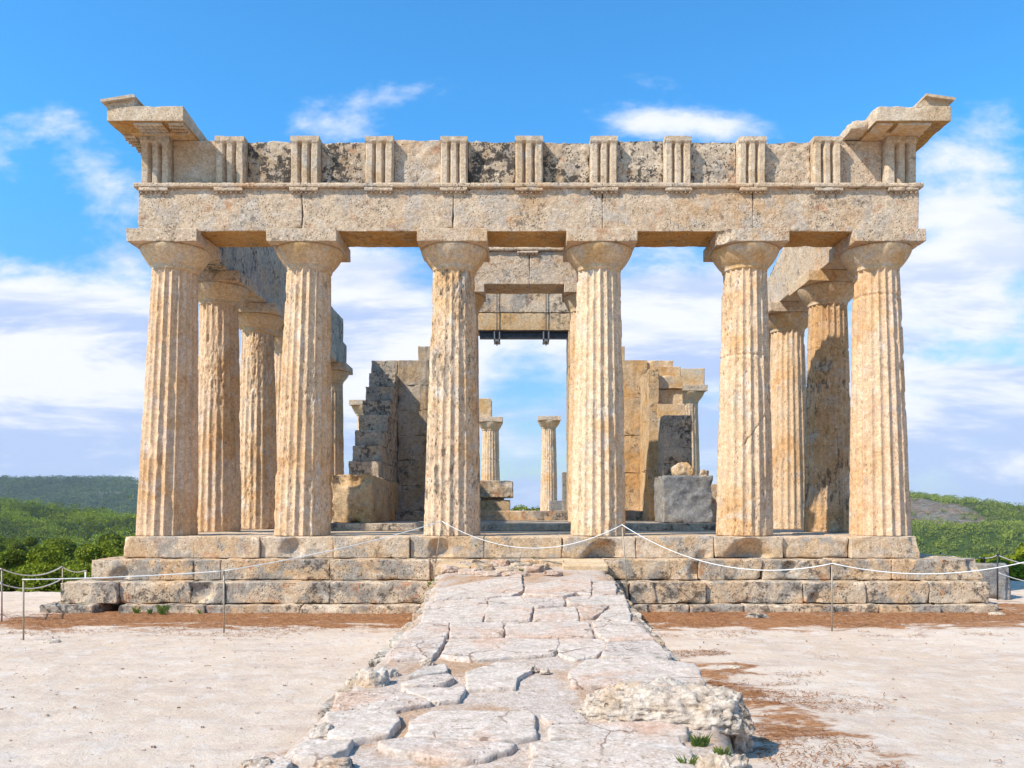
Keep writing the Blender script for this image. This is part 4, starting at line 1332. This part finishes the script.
# ------------------------------------------------------------------ rope barriers
def sag(a, b, s, n=18):
    a, b = np.array(a, float), np.array(b, float)
    k = np.linspace(0, 1, n)[:, None]
    p = a + (b - a) * k
    p[:, 2] -= (4 * s * k * (1 - k))[:, 0]
    return p


def post(parent, top, zb, r=.011, mat='post', lean=(0, 0)):
    x, y, z1 = top
    v = merge([tube([(x + lean[0], y + lean[1], zb), (x + lean[0] * .5, y + lean[1] * .5, (zb + z1) / 2), (x, y, z1)], r, 8),
               lathe([(r * 1.5, z1 - .02), (r * 1.5, z1 + .004)], x, y, 8),
               tube([(x - .001, y, z1 - .03), (x + .02, y - .02, z1 - .012), (x, y - .02, z1 + .004)], r * .45, 5)])
    return obj('post', v, M[mat], parent)


rb_ = thing('rope_barrier', (.5, 11.5, 0), 'white rope on thin rusty metal posts strung across the front of the temple steps', 'rope barrier')
PT = {}
PT['a'] = at(1.8, 568.5, 11.9); PT['b'] = at(23.5, 579, 10.25)
PT['c'] = at(224, 570.5, 10.9); PT['d'] = at(442, 521, 13.25)
PT['e'] = at(622, 524.5, 12.75); PT['f'] = at(832, 563, 11.1); PT['g'] = at(1062, 551, 10.6)
post(rb_, PT['b'], -.05); post(rb_, PT['c'], -.05); post(rb_, PT['d'], .74, lean=(-.10, -.05)); post(rb_, PT['e'], -.05, lean=(.10, -.1))
post(rb_, PT['f'], -.05); post(rb_, PT['g'], -.05)
for a, b, s in (('b', 'c', .02), ('c', 'd', .06), ('d', 'e', .40), ('e', 'f', .33), ('f', 'g', .21)):
    obj('rope', tube(sag(PT[a] + [0, -.02, -.005], PT[b] + [0, -.02, -.005], s, 26), .0072, 6), M['rope'], rb_)
rb2 = thing('rope_barrier', (-8.6, 13, 0), 'low rope barrier on thin posts along the pine slope, left of the temple', 'rope barrier')
PT['h'] = at(62.6, 566.5, 14.9); PT['i'] = at(85.5, 570.5, 16.2); PT['j'] = at(-60, 572, 12.5)
post(rb2, PT['a'], -.06); post(rb2, PT['h'], -.06); post(rb2, PT['i'], .0, .016, 'whitepost'); post(rb2, PT['j'], -.06)
for a, b, s, dz in (('a', 'h', .13, 0), ('a', 'h', .12, -.22), ('h', 'i', .06, 0), ('j', 'a', .1, 0), ('j', 'a', .02, -.2)):
    obj('rope', tube(sag(PT[a] + [0, -.02, dz], PT[b] + [0, -.02, dz], s, 20), .0095, 6), M['rope'], rb2)
rb3 = thing('rope_barrier', (9, 15, 0), 'thin rope on slim black posts beside the pine, right of the temple steps', 'rope barrier')
K = {}
for nme, px, py, Y in (('k', 984.5, 557, 15.8), ('l', 997.5, 554, 14.7), ('m', 1050, 566, 15.0), ('n', 940.5, 553, 17.5)):
    K[nme] = at(px, py, Y)
    post(rb3, K[nme], -.05 if nme != 'n' else .7, .014, 'blackpost')
for a, b, s, dz in (('l', 'm', .05, -.02), ('l', 'm', .05, -.33), ('k', 'n', .05, -.01), ('k', 'l', .02, -.02)):
    obj('rope', tube(sag(K[a] + [0, 0, dz], K[b] + [0, 0, dz], s, 14), .008, 6), M['rope'], rb3)

# ------------------------------------------------------------------ trees and bushes
GZ = lambda x, y: float(ground_z(x, y))
G1 = 'pines growing below the terrace on the left'
for i, (px, topy, Y, rw, mt, lb) in enumerate([
    (12, 537, 30, 2.1, 'leaf_a', 'round dark pine at the far left edge behind the rope posts'),
    (-45, 532, 34, 2.6, 'leaf_a', 'big dark pine cut by the left edge of the picture'),
    (52, 548, 44, 2.3, 'leaf_b', 'yellow green pine between the round dark pine and the temple'),
    (70, 535, 60, 2.6, 'leaf_b', 'sunlit pine poking above its neighbours at the left'),
    (98, 531, 52, 2.6, 'leaf_a', 'green pine just left of the temple corner'),
    (118, 534, 40, 2.0, 'leaf_b', 'bright pine partly behind the stylobate corner'),
    (30, 562, 25, 1.7, 'leaf_a', 'low dark pine crown just beyond the left ropes'),
    (75, 566, 24, 1.6, 'leaf_a', 'low pine crown nearest the left step corner'),
    (110, 558, 27, 1.6, 'leaf_b', 'low bright pine crown touching the temple steps'),
    (140, 528, 80, 3.4, 'leaf_b', 'farther pine whose top shows right beside the first column'),
    (40, 530, 88, 3.4, 'leaf_b', 'pale farther pine in the middle of the left wood'),
    (5, 529, 105, 3.8, 'leaf_a', 'distant pine crown above the round dark pine'),
]):
    x = X_(px, Y); top = Z_(topy, Y)
    zb = GZ(x, Y) - .1
    h = max(2.5, (top - zb) / .98)
    tree(x, Y, zb, h, rw, 2000 + i, lb, M[mt], G1, per=1500, size=.055 + Y * .0007, nclump=30)
# a continuous under-storey on the slope so that the crowns close up
rg = np.random.default_rng(55)
n = 330
xs_ = rg.uniform(-100, -9, n); ys_ = rg.uniform(18.5, 125, n)
ok = (xs_ > -ys_ * .95 - 4) & (np.minimum(ys_ - 16.3, (-xs_ - 8.6) * 1.5) > 2.2)
xs_, ys_ = xs_[ok], ys_[ok]
zs_ = ground_z(xs_, ys_)
rr_ = rg.uniform(1.2, 2.6, len(xs_)) * (1 + ys_ / 160)
hz = zs_ + rr_ * .55
v, f = leaf_cloud(np.stack([xs_, ys_, hz], 1), rr_, 1100, .10, 56, .8)
nr_ = ys_ < 45
v, f = merge([leaf_cloud(np.stack([xs_, ys_, hz], 1)[nr_], rr_[nr_], 2600, .045, 56, .8), leaf_cloud(np.stack([xs_, ys_, hz], 1)[~nr_], rr_[~nr_], 700, .10, 57, .8)])
tag(obj('undergrowth', (v, f), M['leaf_a'], smooth=False), 'dense dark green undergrowth filling the slope between the pines on the left', 'undergrowth', kind='stuff')
n = 260
xs_ = rg.uniform(12, 120, n); ys_ = rg.uniform(24, 150, n)
ok = (np.minimum(ys_ - 20, xs_ - 11) > 2.0)
xs_, ys_ = xs_[ok], ys_[ok]
zs_ = ground_z(xs_, ys_); rr_ = rg.uniform(1.0, 2.2, len(xs_)) * (1 + ys_ / 120)
line = EYE - 42 * ys_ / F
hz = np.maximum(np.minimum(zs_ + rr_ * .6, line - rr_ * .7), zs_)
v, f = leaf_cloud(np.stack([xs_, ys_, hz], 1), rr_, 220, .24, 57, .8)
tag(obj('undergrowth', (v, f), M['leaf_b'], smooth=False), 'green undergrowth on the slope right of the temple', 'undergrowth', kind='stuff')
x = X_(1030, 23); tree(x, 23, GZ(x, 23) - .1, Z_(531, 23) - GZ(x, 23), 1.05, 2100, 'small dark pine at the right edge of the picture', M['leaf_a'], per=420, size=.11, nclump=16)
x = X_(1062, 26); tree(x, 26, GZ(x, 26) - .1, Z_(528, 26) - GZ(x, 26), 1.5, 2101, 'pine just outside the right edge of the picture', M['leaf_a'], per=420, size=.12, nclump=20)
v, f = leaf_cloud([(X_(1018, 19), 19, .12), (X_(1000, 21), 21, .1), (X_(1030, 20), 20, .2)], [.32, .3, .4], 500, .07, 58, .7)
tag(obj('shrub', (v, f), M['leaf_a'], smooth=False), 'low dark shrub under the small pine at the right edge', 'shrub')
v, f = leaf_cloud([(-.1 + .45 * k, 58, 1.1 + .35 * math.sin(k * 2.2)) for k in range(7)], [.75] * 7, 700, .10, 59, .8)
tag(obj('shrub', (v, f), M['leaf_b'], smooth=False), 'bright green bush seen low through the central gap of the temple', 'shrub')


def weed(px, py, Y, h, seed, label, z=None, name='weed', n=60):
    rg = np.random.default_rng(seed)
    b = at(px, py, Y)
    if z is not None: b[2] = z
    parts = []
    for k in range(n):
        a = rg.uniform(0, 6.28); r0 = rg.uniform(0, h * .35); l = h * rg.uniform(.4, 1.1)
        x0, y0 = b[0] + r0 * math.cos(a), b[1] + r0 * math.sin(a) * .5
        w_ = h * .06
        tip = (x0 + l * .5 * math.cos(a), y0 + l * .3 * math.sin(a), b[2] + l)
        mid = (x0 + l * .2 * math.cos(a), y0 + l * .12 * math.sin(a), b[2] + l * .6)
        v = np.array([(x0 - w_ * .3, y0, b[2]), (x0 + w_ * .3, y0, b[2]), (mid[0] + w_, mid[1], mid[2]), tip, (mid[0] - w_, mid[1], mid[2])])
        parts.append((v, [np.array([[0, 1, 2, 4]]), np.array([[4, 2, 3]])]))
    return tag(obj(name, merge(parts), M['weed'], smooth=False), label, 'weed', 'weeds growing among the stones')


weed(435, 592, 12.55, .20, 1, 'green weed tuft in the corner where the ramp meets the left steps', None)
weed(163, 614, 12.75, .17, 2, 'weed tuft at the foot of the left steps', -.03)
weed(150, 614, 12.8, .10, 3, 'short weed left of the larger tuft at the foot of the left steps', -.03, n=30)
weed(137, 614, 12.8, .12, 4, 'leftmost weed at the foot of the left steps', -.03, n=30)
weed(200, 614, 12.8, .08, 5, 'tiny weed under the dark hollow of the bottom left step', -.03, n=24)
weed(521, 588, 12.2, .07, 6, 'tiny weed in a crack at the top of the ramp', float(ramp_z(12.2)), n=30)
weed(534, 556, 13.7, .05, 7, 'tiny weed under the stylobate above the ramp', .78, n=20)
weed(476, 543, 13.84, .05, 8, 'tiny weed in a stylobate joint left of the ramp', .98, n=20)
weed(700, 750, 4.95, .10, 9, 'leafy weed on the rock at the bottom right of the ramp', .14, n=90)
weed(688, 764, 4.55, .10, 10, 'weed beside the lowest right slab of the ramp', .13, n=80)
weed(722, 757, 4.6, .09, 11, 'weed on top of the small pale rock at the bottom right', .18, n=80)
weed(694, 742, 5.15, .08, 12, 'weed just under the long pitted boulder', .12, n=60)

# ------------------------------------------------------------------ litter and pebbles
rg = np.random.default_rng(9)
n = 42000
x = rg.uniform(-13, 13, n); y = rg.uniform(10.4, 13.0, n)
m2 = int(n * .26)
x[:m2] = rg.normal(2.1, .55, m2); y[:m2] = rg.uniform(4.2, 9.4, m2)
q = np.stack([x, y, 0 * x], 1)
ok = (fbm(q * np.array([.8, 1.6, 1]), 1.5, 4, 90) + np.where(np.arange(n) < m2, -.15, .25 * (y - 10.9)) > 0) & ~((x > -1.25) & (x < 1.5)) & (x * 1 > -12.5)
x, y = x[ok], y[ok]; n = len(x)
gz_ = -.03 + .035 * fbm(np.stack([x, y, 0 * x], 1), .55, 3, 3) + .022 * fbm(np.stack([x, y, 0 * x], 1), 3.5, 4, 8, .6) + .012
a = rg.uniform(0, 6.28, n); l = rg.uniform(.012, .038, n) * np.clip(y / 9, .55, 1); w_ = rg.uniform(.001, .003, n)
dx, dy = np.cos(a) * l, np.sin(a) * l
nx2, ny2 = -np.sin(a) * w_, np.cos(a) * w_
tilt = rg.uniform(-.012, .02, n)
v = np.stack([np.stack([x - dx + nx2, y - dy + ny2, gz_], 1), np.stack([x - dx - nx2, y - dy - ny2, gz_], 1),
              np.stack([x + dx - nx2, y + dy - ny2, gz_ + tilt], 1), np.stack([x + dx + nx2, y + dy + ny2, gz_ + tilt + .003], 1)], 1).reshape(-1, 3)
tag(obj('pine_litter', (v, np.arange(n * 4).reshape(n, 4)), M['litter'], smooth=False), 'rust brown dry pine needles strewn along the foot of the steps', 'pine litter', kind='stuff')

base_v, base_f, _, _ = lattice((-1, -1, -1), (1, 1, 1), 1)
base_v = base_v / np.linalg.norm(base_v, axis=1, keepdims=True)
n = 5200
x = rg.uniform(-9, 9, n); y = rg.uniform(3.8, 13, n)
ok = ~((x > -1.35) & (x < 1.5)); x, y = x[ok], y[ok]
# some lie on the ramp
m2 = 260
xr_ = rg.uniform(-1.2, 1.35, m2); yr_ = rg.uniform(4.0, 13, m2)
qn = np.stack([x, y, 0 * x], 1)
zg = -.03 + .035 * fbm(qn, .55, 3, 3) + .022 * fbm(qn, 3.5, 4, 8, .6)
X2 = np.concatenate([x, xr_]); Y2_ = np.concatenate([y, yr_]); Z2 = np.concatenate([zg, ramp_z(yr_) - .03])
n = len(X2)
s = rg.uniform(.002, .006, n) * rg.choice([1, 1, 1, 1, 1.5, 2.4], n)
sv = base_v[None] * s[:, None, None] * rg.uniform(.6, 1.3, (n, 1, 3)) * (1 + .25 * rg.normal(size=(n, len(base_v), 1)))
v = (sv + np.stack([X2, Y2_, Z2 + s * .3], 1)[:, None]).reshape(-1, 3)
f = (base_f[None] + (np.arange(n) * len(base_v))[:, None, None]).reshape(-1, 4)
tag(obj('pebbles', (v, f), M['mortar'], smooth=False), 'small pebbles scattered over the pale dusty ground', 'pebbles', kind='stuff')
# a few countable stones on the dust
for i, (px, py, s_, lb) in enumerate([(52, 643, .30, 'flat grey stone sunk in the dust just in front of the left rope posts'), (757, 617, .5, 'flat pale stone lying in the litter right of the ramp'),
                                      (735, 668, .16, 'pale stone on a litter patch right of the ramp'), (997, 615, .35, 'whitish stone in the red litter at the right end of the steps'),
                                      (97, 665, .12, 'small stone on the left dusty ground'), (208, 667, .10, 'small dark stone on the left dusty ground near the ramp'), (960, 610, .3, 'pale flat stone in the litter below the right end of the steps')]):
    Yq = 1.63 * F / (py - HY)
    p_ = at(px, py, Yq)
    tag(obj('loose_stone', boulder((p_[0], p_[1], -.02), (s_, s_ * .6, s_ * .22), 3000 + i, 18, .25), M['rock']), lb, 'stone')

# ------------------------------------------------------------------ air
hz_m = bpy.data.materials.new('haze_air')
hz_m.use_nodes = True
t = NT(hz_m.node_tree)
pv = t.n('ShaderNodeVolumePrincipled')
pv.inputs['Color'].default_value = (.72, .80, .92, 1)
pv.inputs['Density'].default_value = .00016
out = t.n('ShaderNodeOutputMaterial')
t.nt.links.new(pv.outputs[0], out.inputs['Volume'])
USE_HAZE = True
if USE_HAZE:
    hzv, hzf = prism([(-5600, -5600), (5600, -5600), (5600, 5600), (-5600, 5600)], -60, 90)
    h_ = obj('haze', (hzv, hzf), hz_m, smooth=False)
    h_['kind'] = 'stuff'
